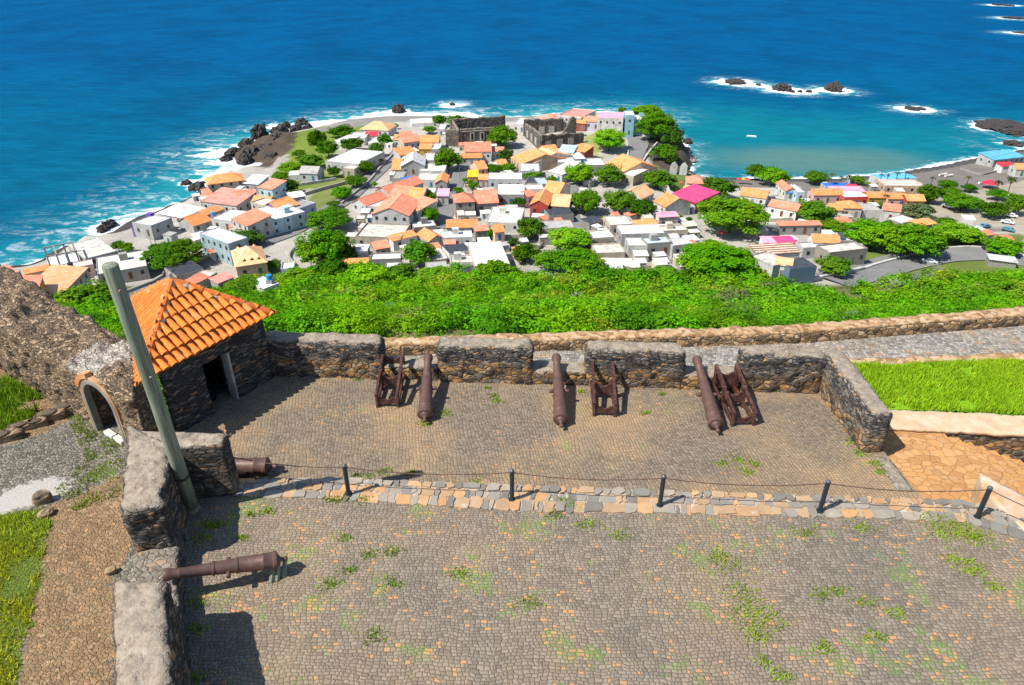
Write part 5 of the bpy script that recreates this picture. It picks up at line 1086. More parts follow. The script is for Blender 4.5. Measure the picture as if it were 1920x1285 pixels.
 (1008,226,1042,226,12,4,'hip','white','coral','white house with coral hip roof behind the long ruin wall',0),(1046,220,1090,220,14,7,'flat','white','pink','white three storey house with terrace behind the tilted ruin',1),(1040,229,1064,229,8,4,'gx','white','salmon','salmon roof between the two ruin walls',0),(1074,231,1098,231,11,4.4,'gx','dred','orange','brown hut with orange roof beside the tall ruin pier',1),(1098,228,1124,228,9,5,'gx','lilac','coral','lilac house with coral roof on the headland',1),(1121,222,1169,222,11,10,'flat','white','rose','white three storey villa with rose terrace roof on the headland',1),(1173,218,1190,218,8,11,'flat','aqua','white','tall aqua stair tower house on the headland',1),(1190,226,1216,226,9,8,'flat','aqua','white','lower aqua house beside the aqua tower',1),(962,234,984,234,10,5,'flat','white','white','white house between the two church ruins',1),(820,243,834,243,9,4,'flat','white','lgrey','small white hut left of the ruined church',1),(772,232,814,230,8,2,'flat','white','pale','low white walled yard behind the point houses',0),
]
for t in H_: house(*t[:10], win=bool(t[10]) or (t[5] >= 3.2 and t[8] not in ('net', 'red', 'rust')))

# small sheds, lean-tos and yard walls that fill the gaps between the houses
FOOT = []
for o in list(COL.objects):
    if o.get('category') in ('house',) and o.parent is None:
        w = [c for c in o.children if c.name.startswith('wall')][0]; v = np.array([q.co[:] for q in w.data.vertices]); c_, s_ = math.cos(o.rotation_euler.z), math.sin(o.rotation_euler.z)
        FOOT.append((o.location.x, o.location.y, c_, s_, v[:, 0].min(), v[:, 0].max(), v[:, 1].min(), v[:, 1].max()))
def is_free(x, y, m):
    for ox, oy, c_, s_, x0, x1, y0, y1 in FOOT:
        dx, dy = x-ox, y-oy; lx, ly = dx*c_+dy*s_, -dx*s_+dy*c_
        if x0-m < lx < x1+m and y0-m < ly < y1+m: return False
    return True
ROADS = [np.array([G(u, v)[:2] for u, v in L]) for L in ([(250,556),(320,520),(400,484),(470,462),(540,438),(600,405),(650,374),(690,338),(722,310),(748,284)], [(818,430),(835,395),(848,362),(858,340),(866,318)], [(1176,236),(1192,252),(1198,270),(1190,292),(1186,312)], [(1060,375),(1075,340),(1060,300)], [(1110,520),(1090,470),(1080,430),(1070,390)])]
rc_ = random.Random(99); nsh = 0
AREAS = [([(660,440),(720,360),(760,290),(830,250),(1000,300),(1130,320),(1090,380),(1060,440),(960,500),(660,500)], 72), ([(1100,430),(1240,390),(1300,440),(1290,510),(1130,515)], 34), ([(260,455),(400,350),(510,345),(560,380),(470,440),(380,480)], 20), ([(1390,440),(1560,340),(1730,350),(1740,400),(1560,500),(1420,500)], 30)]
KINDS_ = [('grey','lgrey','small grey cement shed squeezed between the houses','shed'), ('beige','pale','small beige lean-to squeezed between the houses','lean-to'), ('white','white','small white outhouse squeezed between the houses','outhouse'), ('lgrey','grey','small dull grey roofed store squeezed between the houses','store'), ('cream','coral','small coral roofed outhouse squeezed between the houses','outhouse')]
for poly, count in AREAS:
    poly = np.array(poly, float); lo, hi = poly.min(0), poly.max(0); tries = 0; got = 0
    while got < count and tries < 3000:
        tries += 1; u, v = rc_.uniform(lo[0], hi[0]), rc_.uniform(lo[1], hi[1])
        if not in_poly(np.array([u]), np.array([v]), poly)[0]: continue
        g = G(u, v); sw_ = rc_.uniform(2.2, 4.6); sd_ = rc_.uniform(2.0, 4.0); hh_ = rc_.uniform(1.9, 3.0)
        if not is_free(g[0], g[1], 1.7) or any(seg_dist(np.array([g[0]]), np.array([g[1]]), R_, closed=False)[0][0] < 5 for R_ in ROADS): continue
        wc, rc, lab, cat = rc_.choice(KINDS_[:2]+KINDS_); nf = min(FOOT, key=lambda q: (q[0]-g[0])**2+(q[1]-g[1])**2); rz = math.atan2(nf[3], nf[2])+rc_.uniform(-.08, .08); z = tz(g[0], g[1])
        T = thing('outbuilding', lab, cat, (g[0], g[1], z-.3), rz, lab.replace('small', 'small ones:', 1) if False else 'outbuildings: '+lab)
        MB().box((0, 0, hh_/2+.15), (sw_, sd_, hh_+.3)).build('wall', wallm(wc), T); tl = rc_.uniform(-.25, .35); mb = MB()
        a_, b_ = sw_/2+.15, sd_/2+.15; zt_0 = hh_+.32; mb.add([(-a_,-b_,zt_0),(a_,-b_,zt_0),(a_,b_,zt_0+.3+tl),(-a_,b_,zt_0+.3+tl),(-a_,-b_,zt_0+.1),(a_,-b_,zt_0+.1),(a_,b_,zt_0+.4+tl),(-a_,b_,zt_0+.4+tl)], [(3,2,1,0),(4,5,6,7),(0,1,5,4),(1,2,6,5),(2,3,7,6),(3,0,4,7)]); mb.build('roof', roofm(rc), T)
        MB().box((rc_.uniform(-.25, .25)*sw_, -sd_/2-.01, 1.2), (.85, .08, 1.8)).build('door', rc_.choice(DOORM), T); FOOT.append((g[0], g[1], math.cos(rz), math.sin(rz), -sw_/2, sw_/2, -sd_/2, sd_/2)); got += 1; nsh += 1
    for q_ in range(count//2):
        u, v = rc_.uniform(lo[0], hi[0]), rc_.uniform(lo[1], hi[1])
        if not in_poly(np.array([u]), np.array([v]), poly)[0]: continue
        g = G(u, v)
        if not is_free(g[0], g[1], .4) or any(seg_dist(np.array([g[0]]), np.array([g[1]]), R_, closed=False)[0][0] < 4.5 for R_ in ROADS): continue
        rz = rc_.uniform(-.6, .5); L_ = rc_.uniform(4, 9); lab = 'low cement yard wall between the crowded houses'; T = thing('yard_wall', lab, 'wall', (g[0], g[1], tz(g[0], g[1])-.4), rz, 'yard walls between the houses')
        MB().box((0, 0, .9), (L_, .25, 1.9)).build('wall', wallm(rc_.choice(['grey', 'beige', 'lgrey'])), T)
        if rc_.random() < .6: MB().box((L_/2-.12, L_*.3+.13, .85), (.25, L_*.6, 1.8)).build('return', wallm('grey'), T)
print('outbuildings', nsh)

# ---- special roofs
def on_roof(label): return next(o for o in COL.objects if o.get('label') == label)
big = on_roof('large light orange hip roof with dormers above the hut')
bx0 = [c for c in big.children if c.name.startswith('roof')][0]; bb = np.array([v.co[:] for v in bx0.data.vertices]); x0, x1, y1, zt_, ze = bb[:, 0].min(), bb[:, 0].max(), bb[:, 1].max(), bb[:, 2].max(), bb[:, 2].min()
def dormer(cx, cy, z, w, d, rz, par, dark):
    mb = MB(); hgt = w*.5; ca, sa = math.cos(rz), math.sin(rz)
    def q(x, y, zz): return (cx+x*ca-y*sa, cy+x*sa+y*ca, z+zz)
    mb.add([q(-w/2,0,0), q(w/2,0,0), q(0,0,hgt), q(-w/2,d,0), q(w/2,d,0), q(0,d,hgt)], [(0,1,2),(0,2,5,3),(1,4,5,2),(3,5,4)]); o = mb.build('dormer', roofm('light'), par)
    mb = MB(); mb.add([q(-w*.25,-.04,.05), q(w*.25,-.04,.05), q(w*.18,-.04,hgt*.6), q(-w*.18,-.04,hgt*.6), q(-w*.25,.3,.05), q(w*.25,.3,.05), q(w*.18,.3,hgt*.6), q(-w*.18,.3,hgt*.6)], [(0,1,2,3),(0,4,5,1),(1,5,6,2),(2,6,7,3),(3,7,4,0),(4,7,6,5)]); mb.build('pane', GLASS, o)
for fx in (.32, .55, .76): dormer(x0+(x1-x0)*fx, 1.2, ze+.75, 1.7, 2.6, 0, bx0, 1)
for fy in (.2, .42, .64): dormer(x0+.7, y1*fy, ze+.35, 2.2, 3.4, -math.pi/2, bx0, 0)
for fx in (.25, .5, .75): dormer(x0+(x1-x0)*fx, y1-.9, ze+.35, 2.4, 3.4, math.pi, bx0, 0)
o = on_roof('white house with orange roof and solar panel'); ann = on_roof('white annex carrying the dark solar panel'); hh = max(v.co.z for c in ann.children if c.name.startswith('wall') for v in c.data.vertices)
mb = MB(); mb.add([(-.9,.6,.95),(.9,.6,.95),(.9,3.2,2.2),(-.9,3.2,2.2),(-.9,.6,.85),(.9,.6,.85),(.9,3.2,2.1),(-.9,3.2,2.1)], [(0,1,2,3),(7,6,5,4),(0,4,5,1),(1,5,6,2),(2,6,7,3),(3,7,4,0)])
for s in (-.8, .8): mb.box((s, 3.0, 1.05), (.08,.08,2.1)); mb.box((s, .8, .45), (.08,.08,.9))
sp = mb.build('solar_panel', m_plain('solar glass', (.06,.085,.10), .25, .5)); sp.matrix_world = Matrix.Translation((0,0,0)); sp.location = ann.location+Vector((0,0,hh+.1)); sp.rotation_euler = ann.rotation_euler; tag(sp, 'dark tilted solar panel on the white annex', 'solar panel')
# blue trim of the white gable house, stripes of the rusty roof
wg = on_roof('white chapel like house with orange gable and blue trim'); wb = np.array([v.co[:] for v in [c for c in wg.children if c.name.startswith('wall')][0].data.vertices]); wx, wz = wb[:, 0].max(), sorted(wb[:, 2])[-5]
MB().box((0,-.06,wz-.9), (wx*2+.2,.12,.5)).build('blue_trim', m_plain('blue paint', (.05,.3,.6), .7, .2), wg)
rr = on_roof('rusty striped corrugated roof'); rb = [c for c in rr.children if c.name.startswith('roof')][0]; vb = np.array([v.co[:] for v in rb.data.vertices]); mb = MB(); X0, X1, Y0, Y1, Z0, Z1 = vb[:,0].min(), vb[:,0].max(), vb[:,1].min(), vb[:,1].max(), vb[:,2].min()+.16, vb[:,2].max()
for k in range(5):
    f0, f1 = (k+.15)/5, (k+.6)/5; mb.add([(X0+.1,Y0+(Y1-Y0)*f0,Z0+(Z1-Z0)*f0+.06),(X1-.1,Y0+(Y1-Y0)*f0,Z0+(Z1-Z0)*f0+.06),(X1-.1,Y0+(Y1-Y0)*f1,Z0+(Z1-Z0)*f1+.06),(X0+.1,Y0+(Y1-Y0)*f1,Z0+(Z1-Z0)*f1+.06)], [(0,1,2,3)])
mb.build('pale_sheets', m_flat('pale iron sheets', (.66,.56,.48)), rb)

# ---- unfinished concrete frame by the sea
a, b = G(93, 500, 3), G(150, 490, 3); e = Vector((b-a)[:2]); L = e.length; e.normalize(); bz = tz(*a[:2])-.5
uf = thing('unfinished_building', 'unfinished grey concrete frame house at the water on the far left', 'building', (a[0], a[1], bz), math.atan2(e.y, e.x)); CG = wallm('grey'); D = 9.0
MB().box((L/2, D/2, 1.6), (L, D, 3.2)).build('wall', CG, uf); MB().box((L/2, D/2, 3.28), (L+.4, D+.4, .16)).build('floor_slab', roofm('lgrey'), uf)
for x in (0.2, L/3, 2*L/3, L-.2):
    for y in (.2, D-.2): MB().box((x, y, 4.9), (.4, .4, 3.1)).build('column', CG, uf)
for y in (.2, D-.2): MB().box((L/2, y, 6.55), (L+.3, .4, .3)).build('beam', CG, uf)
for x in (L/3, L-.2): MB().box((x, D/2, 6.55), (.4, D-.8, .28)).build('beam', CG, uf)

# ---- ruined church: thick broken walls seen from the slope
def ruin_wall(u0, v0, u1, v1, h0, h1, th, parent, name='ruin_wall', tilt=0, buttress=0):
    a, b = G(u0, v0), G(u1, v1); a2, b2 = Vector(a[:2]), Vector(b[:2]); e = (b2-a2).normalized(); n = Vector((-e.y, e.x)); n = n if n.y > 0 else -n
    z0 = min(tz(*a2), tz(*b2))-.6; L = (b2-a2).length
    def top(u, w): return z0+.6+h0+(h1-h0)*u+(.5*noise.noise(Vector((u*L*.25, 1, z0)))+.35*noise.noise(Vector((u*L*.7, 3, z0))))*1.2
    q = [tuple(a2), tuple(b2), tuple(b2+n*th), tuple(a2+n*th)]
    o = stone_block(name, q, z0, z0+.6+max(h0, h1), m_stone('church ruin', (-99, -98), .6, 'gun', .32), parent, r=.12, amp=.22, cell=.75, ztop=top, freq=.5)
    return o, a2, e, n, z0, L
CH_D = 'roofless ruined cathedral of dark stone, left block with window openings'
cr = thing('church_ruin', CH_D, 'ruin')
LIME = m_plain('ruin lime trim', (.42,.36,.29), .9)
for args in ((862,276,946,270,9,9,1.6), (846,262,948,252,10.5,10.5,1.6), (836,274,862,276,8.5,9,1.4)):
    o, a2, e, n, z0, L = ruin_wall(*args, cr)
    if args[0] == 862:
        for f in (.28, .50):
            p = a2+e*(L*f)-n*.06; rz = math.atan2(e.y, e.x)
            fr = MB().box((p.x, p.y, z0+5.6), (2.4,.4,4.2), rz).build('window', LIME, o); MB().box((p.x-n.x*.1, p.y-n.y*.1, z0+5.6), (1.1,.4,3.2), rz).build('opening_shade', m_plain('deep opening', (.02,.018,.016)), fr)  # near-black box paints the shade of a window that is not cut through
        for f in (0.0, .015): 
            p = a2+e*(L*f)-n*.1; MB().box((p.x, p.y, z0+5), (1.2,.6,10), math.atan2(e.y, e.x)).build('corner_stones', LIME, o)
        MB().box(((a2+e*L*.5-n*.1).x, (a2+e*L*.5-n*.1).y, z0+8.4), (L,.35,.4), math.atan2(e.y, e.x)).build('string_course', LIME, o)
cside, sa, se, sn2, sz, sL = ruin_wall(858,277,848,262,9,10,1.5,cr)
c2 = thing('church_ruin', 'long broken grey church walls right of the round ruin tree', 'ruin')
for args in ((982,256,1056,246,9,8.5,1.5), (1012,284,1094,268,8,6.5,1.5), (984,258,1014,284,7.5,8,1.4)):
    o, a2, e, n, z0, L = ruin_wall(*args, c2)
    for f in (.18, .45, .7):
        p = a2+e*(L*f)-n*.05; MB().box((p.x, p.y, z0+3.6), (3.2,.4,3.6), math.atan2(e.y, e.x)).build('plaster_patch', m_plain('old plaster', (.36,.335,.3), .9, .1, .3, .7), o)
a = G(1064, 262); z0 = a[2]-.6; pr = [(-4.5,0),(4.5,0),(4.5,11),(2.8,12.4),(1.6,11.5),(-.5,7),(-2.5,4),(-4.5,2.5)]; mb = MB(); n_ = len(pr)
mb.add([(x, 0, z) for x, z in pr]+[(x, 2.6, z) for x, z in pr], [tuple(range(n_)), tuple(range(n_, 2*n_))[::-1]]+[(i, n_+i, n_+(i+1)%n_, (i+1)%n_) for i in range(n_)])
o = mb.build('ruined_pier', m_stone('church ruin', (-99, -98), .6, 'gun', .32)); o.location = (a[0], a[1], z0); o.rotation_euler = (0,0,.15); bm = bmesh.new(); bm.from_mesh(o.data); bmesh.ops.recalc_face_normals(bm, faces=bm.faces[:]); bm.to_mesh(o.data); bm.free()
tag(o, 'tall curved broken pier of the ruined church beside the brown hut', 'ruin')
a = G(1275, 328); o_ = thing('ruin_gable', 'grey broken stone gable at the foot of the wooded cliff by the bay', 'ruin', tuple(a), -.3)
for x in (-3.2, 1.2):
    mb = MB(); pr = [(-1.6,-.5),(1.6,-.5),(1.7,4),(.4,5.6),(-.9,4.8),(-1.6,3.4)]; n_ = len(pr); mb.add([(p+x, 0, z) for p, z in pr]+[(p+x, .8, z) for p, z in pr], [tuple(range(n_))[::-1], tuple(range(n_, 2*n_))]+[(i, (i+1)%n_, n_+(i+1)%n_, n_+i) for i in range(n_)]); mb.build('wall_stub', wallm('lgrey'), o_)

# ---- cars, boats, umbrellas, people, small things
GL2 = m_plain('car glass', (.03,.05,.06), .15, .6, .05); TYRE = m_plain('tyre', (.015,.015,.015), .8)
def make_car(col):
    c = thing('parked_car', '', 'car'); prof = [(-2.1,.35),(-2.12,.75),(-1.5,.92),(-.75,1.42),(.75,1.46),(1.6,1.0),(2.1,.85),(2.12,.4)]; hw = .86; n = len(prof); mb = MB()
    vs = []
    for s in (-1, 1): vs += [(x, s*hw*(.82 if z > 1.2 else 1), z) for x, z in prof]
    mb.add(vs, [tuple(range(n)), tuple(range(n, 2*n))[::-1]]+[(i, n+i, n+(i+1)%n, (i+1)%n) for i in range(n)]); b = mb.build('body', m_plain('paint %s' % (col,), col, .3, .5, .04), c, bevel=.06)
    bm = bmesh.new(); bm.from_mesh(b.data); bmesh.ops.recalc_face_normals(bm, faces=bm.faces[:]); bm.to_mesh(b.data); bm.free()
    mb = MB(); mb.add([(-1.42,-.7,.99),(-1.42,.7,.99),(-.82,.62,1.40),(-.82,-.62,1.40)], [(0,1,2,3)]); mb.v = [(x-.03, y, z+.03) for x, y, z in mb.v]; mb.build('windscreen', GL2, c)
    mb = MB(); mb.add([(1.5,-.7,1.07),(1.5,.7,1.07),(.85,.62,1.43),(.85,-.62,1.43)], [(3,2,1,0)]); mb.v = [(x+.03, y, z+.03) for x, y, z in mb.v]; mb.build('rear_window', GL2, c)
    for s in (-1, 1): MB().add([(-.95,s*.885,.95),(1.2,s*.885,1.0),(.75,s*.76,1.36),(-.6,s*.76,1.34)], [(0,1,2,3) if s > 0 else (3,2,1,0)]).build('side_window', GL2, c)
    for x in (-1.3, 1.3):
        for s in (-1, 1): MB().lathe([(0,.31),(.2,.31)], (x, s*.7, .31), (0, s, 0), 14).build('wheel', TYRE, c)
    return c
cars = [(1742,494,(.8,.82,.84),2.8,'white car parked on the hillside road bend',None),(1888,420,(.78,.78,.78),2.4,'white pickup like car in the shade at the right edge',None),(1895,408,(.75,.75,.76),2.6,'white car furthest right under the trees',None),(1889,434,(.08,.25,.3),2.2,'teal car below the parked white cars',None),(1845,428,(.1,.28,.42),.2,'small blue car beside the green verge',None),(1776,390,(.8,.8,.8),2.2,'lone white car on the sandy square',None),(501,444,(.78,.78,.78),.55,'white car on the sea road by the dark hedge',None),(532,425,(.7,.73,.76),.6,'pale car on the sea road before the purple front',None),(818,410,(.5,.54,.56),1.4,'grey car at the lower end of the street',None),(828,378,(.06,.07,.09),1.3,'dark car beside the pink kiosk',None),(786,406,(.06,.12,.2),1.5,'dark blue car behind the street trees',None),(1060,306,(.06,.1,.22),.4,'dark blue car before the white gable',None),(1441,376,(.03,.03,.035),1.3,'black car left of the coral roofed white house',None),(1449,377,(.035,.035,.04),1.2,'second black car left of the coral roofed white house',None)]
for u, v, col, rz, lab, _ in cars:
    c = make_car(col); g = G(u, v); c.location = (g[0], g[1], tz(g[0], g[1])+(.2)); c.rotation_euler = (0,0,rz); c['label'] = lab; c['group'] = 'parked cars'
def make_boat(u, v, L, rz, colr, label, sea_=True):
    c = thing('boat', label, 'boat'); g = P(u, v, SEA) if sea_ else G(u, v); z = SEA if sea_ else tz(g[0], g[1])+.25
    st_ = [(-L/2,.32),(-L/4,.46),(0,.5),(L/4,.4),(L/2,.02)]; vs = []
    for x, w in st_: vs += [(x,-w*1.3,.75+.25*(x/L+.5)**2), (x,-w*.8,0), (x,w*.8,0), (x,w*1.3,.75+.25*(x/L+.5)**2)]
    fs = [];
    for i in range(4):
        for k in range(3): fs.append((4*i+k, 4*i+4+k, 4*i+5+k, 4*i+k+1))
    fs.append((0,1,2,3)); mb = MB().add(vs, fs); o = mb.build('hull', m_plain('boat %s' % (colr,), colr, .5, .3, .05), c); m = o.modifiers.new('t', 'SOLIDIFY'); m.thickness = .08
    for x in (-L*.25, 0.05*L): MB().box((x, 0, .6), (.3, 1.0, .06)).build('thwart', m_plain('boat wood', (.3,.2,.1)), c)
    c.location = (g[0], g[1], z-.05); c.rotation_euler = (0,0,rz)
make_boat(1409,257,5.5,-.5,(.8,.8,.78),'small white boat alone in the bay'); make_boat(1456,368,5.2,-.1,(.55,.62,.58),'pale beached boat with red keel by the orange roofed house', False); make_boat(1560,347,4.5,.2,(.05,.1,.2),'dark boat pulled up under the palms', False)
for u, v, lab in ((1768,330,'white boat on the beach, left of a pair'), (1779,332,'white boat on the beach, right of a pair'), (1842,345,'white launch near the red beach tent')): make_boat(u, v, 4.5, .3, (.75,.74,.7), lab, False)
def umbrella(u, v, R, col, label, h=2.3):
    g = G(u, v); z = tz(g[0], g[1]); c = thing('parasol', label, 'parasol', (g[0], g[1], z)); mb = MB(); n = 10
    mb.add([(0,0,h+R*.45)]+[(R*math.cos(2*math.pi*i/n), R*math.sin(2*math.pi*i/n), h) for i in range(n)], [(0, 1+i, 1+(i+1)%n) for i in range(n)]+[tuple(range(1, n+1))[::-1]]); mb.build('canopy', m_plain('canopy %s' % (col,), col, .8), c)
    MB().tube([(0,0,0),(0,0,h+R*.3)], .04, 6).build('pole', m_plain('parasol pole', (.4,.35,.3)), c)
for u, v, R, col, lab in ((1853,353,3.4,(.62,.03,.07),'big red beach tent on the sandy square'), (1384,345,1.3,(.6,.05,.04),'red parasol in the row behind the beach trees'), (1392,345,1.3,(.75,.4,.05),'yellow parasol in the row behind the beach trees'), (1400,346,1.3,(.62,.1,.05),'orange red parasol at the right of the row'), (1708,407,1.2,(.6,.03,.05),'red parasol above the pale roof near the square'), (1352,448,1.5,(.65,.06,.08),'red parasol on the wall of the rubble lot'), (1692,376,1.2,(.7,.06,.12),'pink red parasol in front of the right hand row'), (1277,352,1.0,(.6,.06,.03),'orange parasol beside the pink roof')): umbrella(u, v, R, col, lab)
def person(u, v, shirt, trousers, label, rz=0, seated=False):
    g = G(u, v); z = tz(g[0], g[1])+(.2); c = thing('person', label, 'person', (g[0], g[1], z), rz); sk = m_plain('skin', (.12,.06,.04), .6)
    me = bpy.data.meshes.new('body'); bm = bmesh.new()
    J = [((0,0,.92),.14),((0,0,1.15),.15),((0,0,1.42),.13),((0,0,1.52),.055),((0,0,1.58),.07),((0,-.02,1.68),.10),((0,-.02,1.76),.075),((.1,0,.86),.085),((.11,-.02,.48),.06),((.11,.02,.08),.045),((.11,-.12,.04),.04),((-.1,0,.86),.085),((-.12,.03,.48),.06),((-.12,.05,.08),.045),((-.12,-.09,.04),.04),((.2,0,1.42),.06),((.25,.02,1.14),.045),((.24,-.08,.9),.035),((-.2,0,1.42),.06),((-.25,.02,1.14),.045),((-.24,-.08,.9),.035)]
    E = [(0,1),(1,2),(2,3),(3,4),(4,5),(5,6),(0,7),(7,8),(8,9),(9,10),(0,11),(11,12),(12,13),(13,14),(2,15),(15,16),(16,17),(2,18),(18,19),(19,20)]
    vs = [bm.verts.new(p) for p, r in J]; [bm.edges.new((vs[i], vs[j])) for i, j in E]; bm.to_mesh(me); bm.free(); o = link(bpy.data.objects.new('body', me), c); me.materials.append(sk)
    m = o.modifiers.new('s', 'SKIN'); 
    for i, (p, r) in enumerate(J): me.skin_vertices[0].data[i].radius = (r, r)
    me.skin_vertices[0].data[0].use_root = True; o.modifiers.new('ss', 'SUBSURF').levels = 1
    MB().tube([(0,0,.88),(0,0,1.15),(0,0,1.4),(0,0,1.5)], [.175,.18,.19,.09], 12).build('shirt', m_plain('shirt %s' % (shirt,), shirt), c)
    for s in (-1, 1): MB().tube([(s*.2,0,1.44),(s*.255,.02,1.16)], [.085,.07], 8).build('sleeve', m_plain('shirt %s' % (shirt,), shirt), c)
    for s, y in ((1,-.02), (-1,.03)): MB().tube([(s*.09,0,.93),(s*.115,y,.48),(s*.115,y+.02,.12)], [.12,.085,.07], 8).build('trouser_leg', m_plain('cloth %s' % (trousers,), trousers), c)
    MB().tube([(0,.02,1.66),(0,.01,1.74),(0,0,1.81)], [.105,.108,.05], 10).build('hair', m_plain('hair', (.012,.01,.01)), c)
person(1867,481,(.32,.10,.12),(.03,.09,.11),'person in dark red top leaning at the white road parapet', .3)
person(759,276,(.5,.5,.5),(.05,.06,.1),'person walking on the sea road near the church ruin', 1)
# low roof yard beside the hillside road
a = G(1850, 500); b = G(1905, 506); e = Vector((b-a)[:2]); L = e.length; e.normalize()
gt = thing('tin_roof_shelter', 'grey corrugated shelter roof beside the hillside road', 'shelter', (a[0], a[1], a[2]-.3), math.atan2(e.y, e.x))
MB().box((L/2, 2.6, 1.3), (L-.6, 4.6, 2.6)).build('wall', wallm('grey'), gt); MB().box((L/2, 2.6, 2.68), (L, 5.4, .12)).build('roof', roofm('lgrey'), gt)
for k in range(4): MB().box((L/2, .8+1.2*k, 2.78), (L, .12, .08)).build('rib', wallm('lgrey'), gt)
# street lamps / poles in the town
for u, v, h, lab in ((1128,270,7,'lamp post standing before the headland villa'), (862,345,7,'lamp post at the top of the street'), (1033,322,7,'utility post at the plaza corner'), (1064,380,7,'lamp post left of the plaza trees'), (1222,312,6,'lamp post on the cliff side of the headland road'), (285,462,6,'left thin post before the purple house'), (293,462,6,'right thin post before the purple house'), (1238,430,9,'white post beside the tall cement house')):
    g = G(u, v); z = tz(g[0], g[1]); t = thing('lamp_post', lab, 'lamp post', (g[0], g[1], z)); MB().tube([(0,0,-.2),(0,0,h)], [.12,.08], 6).build('post', m_plain('lamp metal', (.2,.2,.2)), t); MB().tube([(0,0,h),(.9,0,h+.2)], .06, 6).build('arm', m_plain('lamp metal', (.2,.2,.2)), t)
# roof water tanks
for u, v, col, lab in ((133,500,(.02,.03,.05),'dark blue water tank on the pink roof terrace'), (1284,285-10,(.02,.02,.03),''), (1055,283,(.02,.025,.03),'black water tank by the steel grey roof'), (505,524,(.02,.25,.6),'blue tank above the white canvas shed'), (400,404,(.05,.3,.6),'pale blue tarpaulin bundle on the white roof terrace'), (1030,290,(.02,.02,.025),'black tank beside the orange roof below the ruin')):
    if not lab: continue
    g = G(u, v, 4.2); MB_ = MB().tube([(0,0,0),(0,0,1.2),(0,0,1.35)], [.75,.75,.3], 14); o = MB_.build('water_tank', m_plain('tank %s' % (col,), col, .5, .4), None); o.location = tuple(g); tag(o, lab, 'water tank'); mb = MB(); mb.box((g[0], g[1], g[2]-2.2), (1.5,1.5,4.4)); 
    mb.v = [(x-g[0], y-g[1], z-g[2]) for x, y, z in mb.v]; mb.build('tank_stand', wallm('lgrey'), o)
# ------------------------------------------------------------------ trees and scrub
LEAF = {'bright': m_leaf('bright leaf', (.105,.345,.007)), 'mid': m_leaf('mid leaf', (.066,.235,.008)), 'dark': m_leaf('dark leaf', (.038,.14,.012)), 'grey': m_leaf('grey green leaf', (.10,.19,.07)), 'palm': m_leaf('palm leaf', (.055,.10,.022))}
BARK = m_plain('bark', (.12,.085,.06), .95, .05, .25, 2)
def leaf_cloud(r, n, leaf, nclump, flat=1.0, fill_=.25, spread=.30):
    """unit crown: clumps of leaf faces spread over an uneven dome"""
    C = []
    while len(C) < nclump:
        d = r.normal(size=3); d /= np.linalg.norm(d)
        if d[2] < -.35: continue
        C.append(d*r.uniform(.55, .92)*np.array([1, 1, .85]))
    C = np.array(C); rad = r.uniform(.6, 1.25, nclump)*spread
    k = r.integers(0, nclump, n); dd = r.normal(size=(n, 3)); dd /= np.linalg.norm(dd, axis=1)[:, None]; rr = r.uniform(.35, 1, n)**.6
    p = C[k]+dd*(rad[k]*rr)[:, None]*np.array([1, 1, .7]); inner = r.random(n) < fill_; q = r.normal(size=(n, 3)); q /= np.linalg.norm(q, axis=1)[:, None]
    p = np.where(inner[:, None], q*r.uniform(.2, .7, n)[:, None], p); p[:, 2] = np.maximum(p[:, 2], -.55+.2*r.random(n))
    nrm = p*.6+dd*.5+r.normal(size=(n, 3))*.5+np.array([-.3, -.2, .75]); nrm /= np.linalg.norm(nrm, axis=1)[:, None]
    t = np.cross(nrm, r.normal(size=(n, 3))); t /= np.linalg.norm(t, axis=1)[:, None]; b = np.cross(nrm, t); sz = leaf*r.uniform(.55, 1.35, n)[:, None]
    return np.stack([p-t*sz-b*sz*.5, p+t*sz*.2-b*sz*.75, p+t*sz+b*sz*.4, p-t*sz*.3+b*sz*.8], 1).reshape(-1, 3)
CROWN = {}
for key, n, leaf, nc in (('s', 1300, .105, 16), ('m', 4200, .062, 40), ('l', 12000, .038, 90)):
    for var in range(4):
        V = leaf_cloud(np.random.default_rng(100+var+ord(key)), n, leaf, nc, spread={'s': .42, 'm': .30, 'l': .22}[key])
        for lk in ('bright', 'mid', 'dark', 'grey'):
            CROWN[key, var, lk] = (V, lk)
CM = {}
def crown_mesh(key, var, lk):
    if (key, var, lk) not in CM:
        V = CROWN[key, var, lk][0]; o = np_mesh('crown', V, np.arange(len(V)).reshape(-1, 4), LEAF[lk]); CM[key, var, lk] = o.data; bpy.data.objects.remove(o)
    return CM[key, var, lk]
TRM = {}
def trunk_mesh(var):
    if var not in TRM:
        r = random.Random(var); mb = MB(); mb.tube([(0,0,-.25),(.02,.01,.3),(.0,.03,.62)], [.075,.055,.045], 8)
        for k in range(5):
            a = k*1.26+r.random(); mb.tube([(0,.02,.5),(.2*math.cos(a),.2*math.sin(a),.8),(.45*math.cos(a),.45*math.sin(a),1.05)], [.035,.024,.010], 6)
        o = mb.build('trunk', BARK); TRM[var] = o.data; bpy.data.objects.remove(o)
    return TRM[var]
tn = [0]
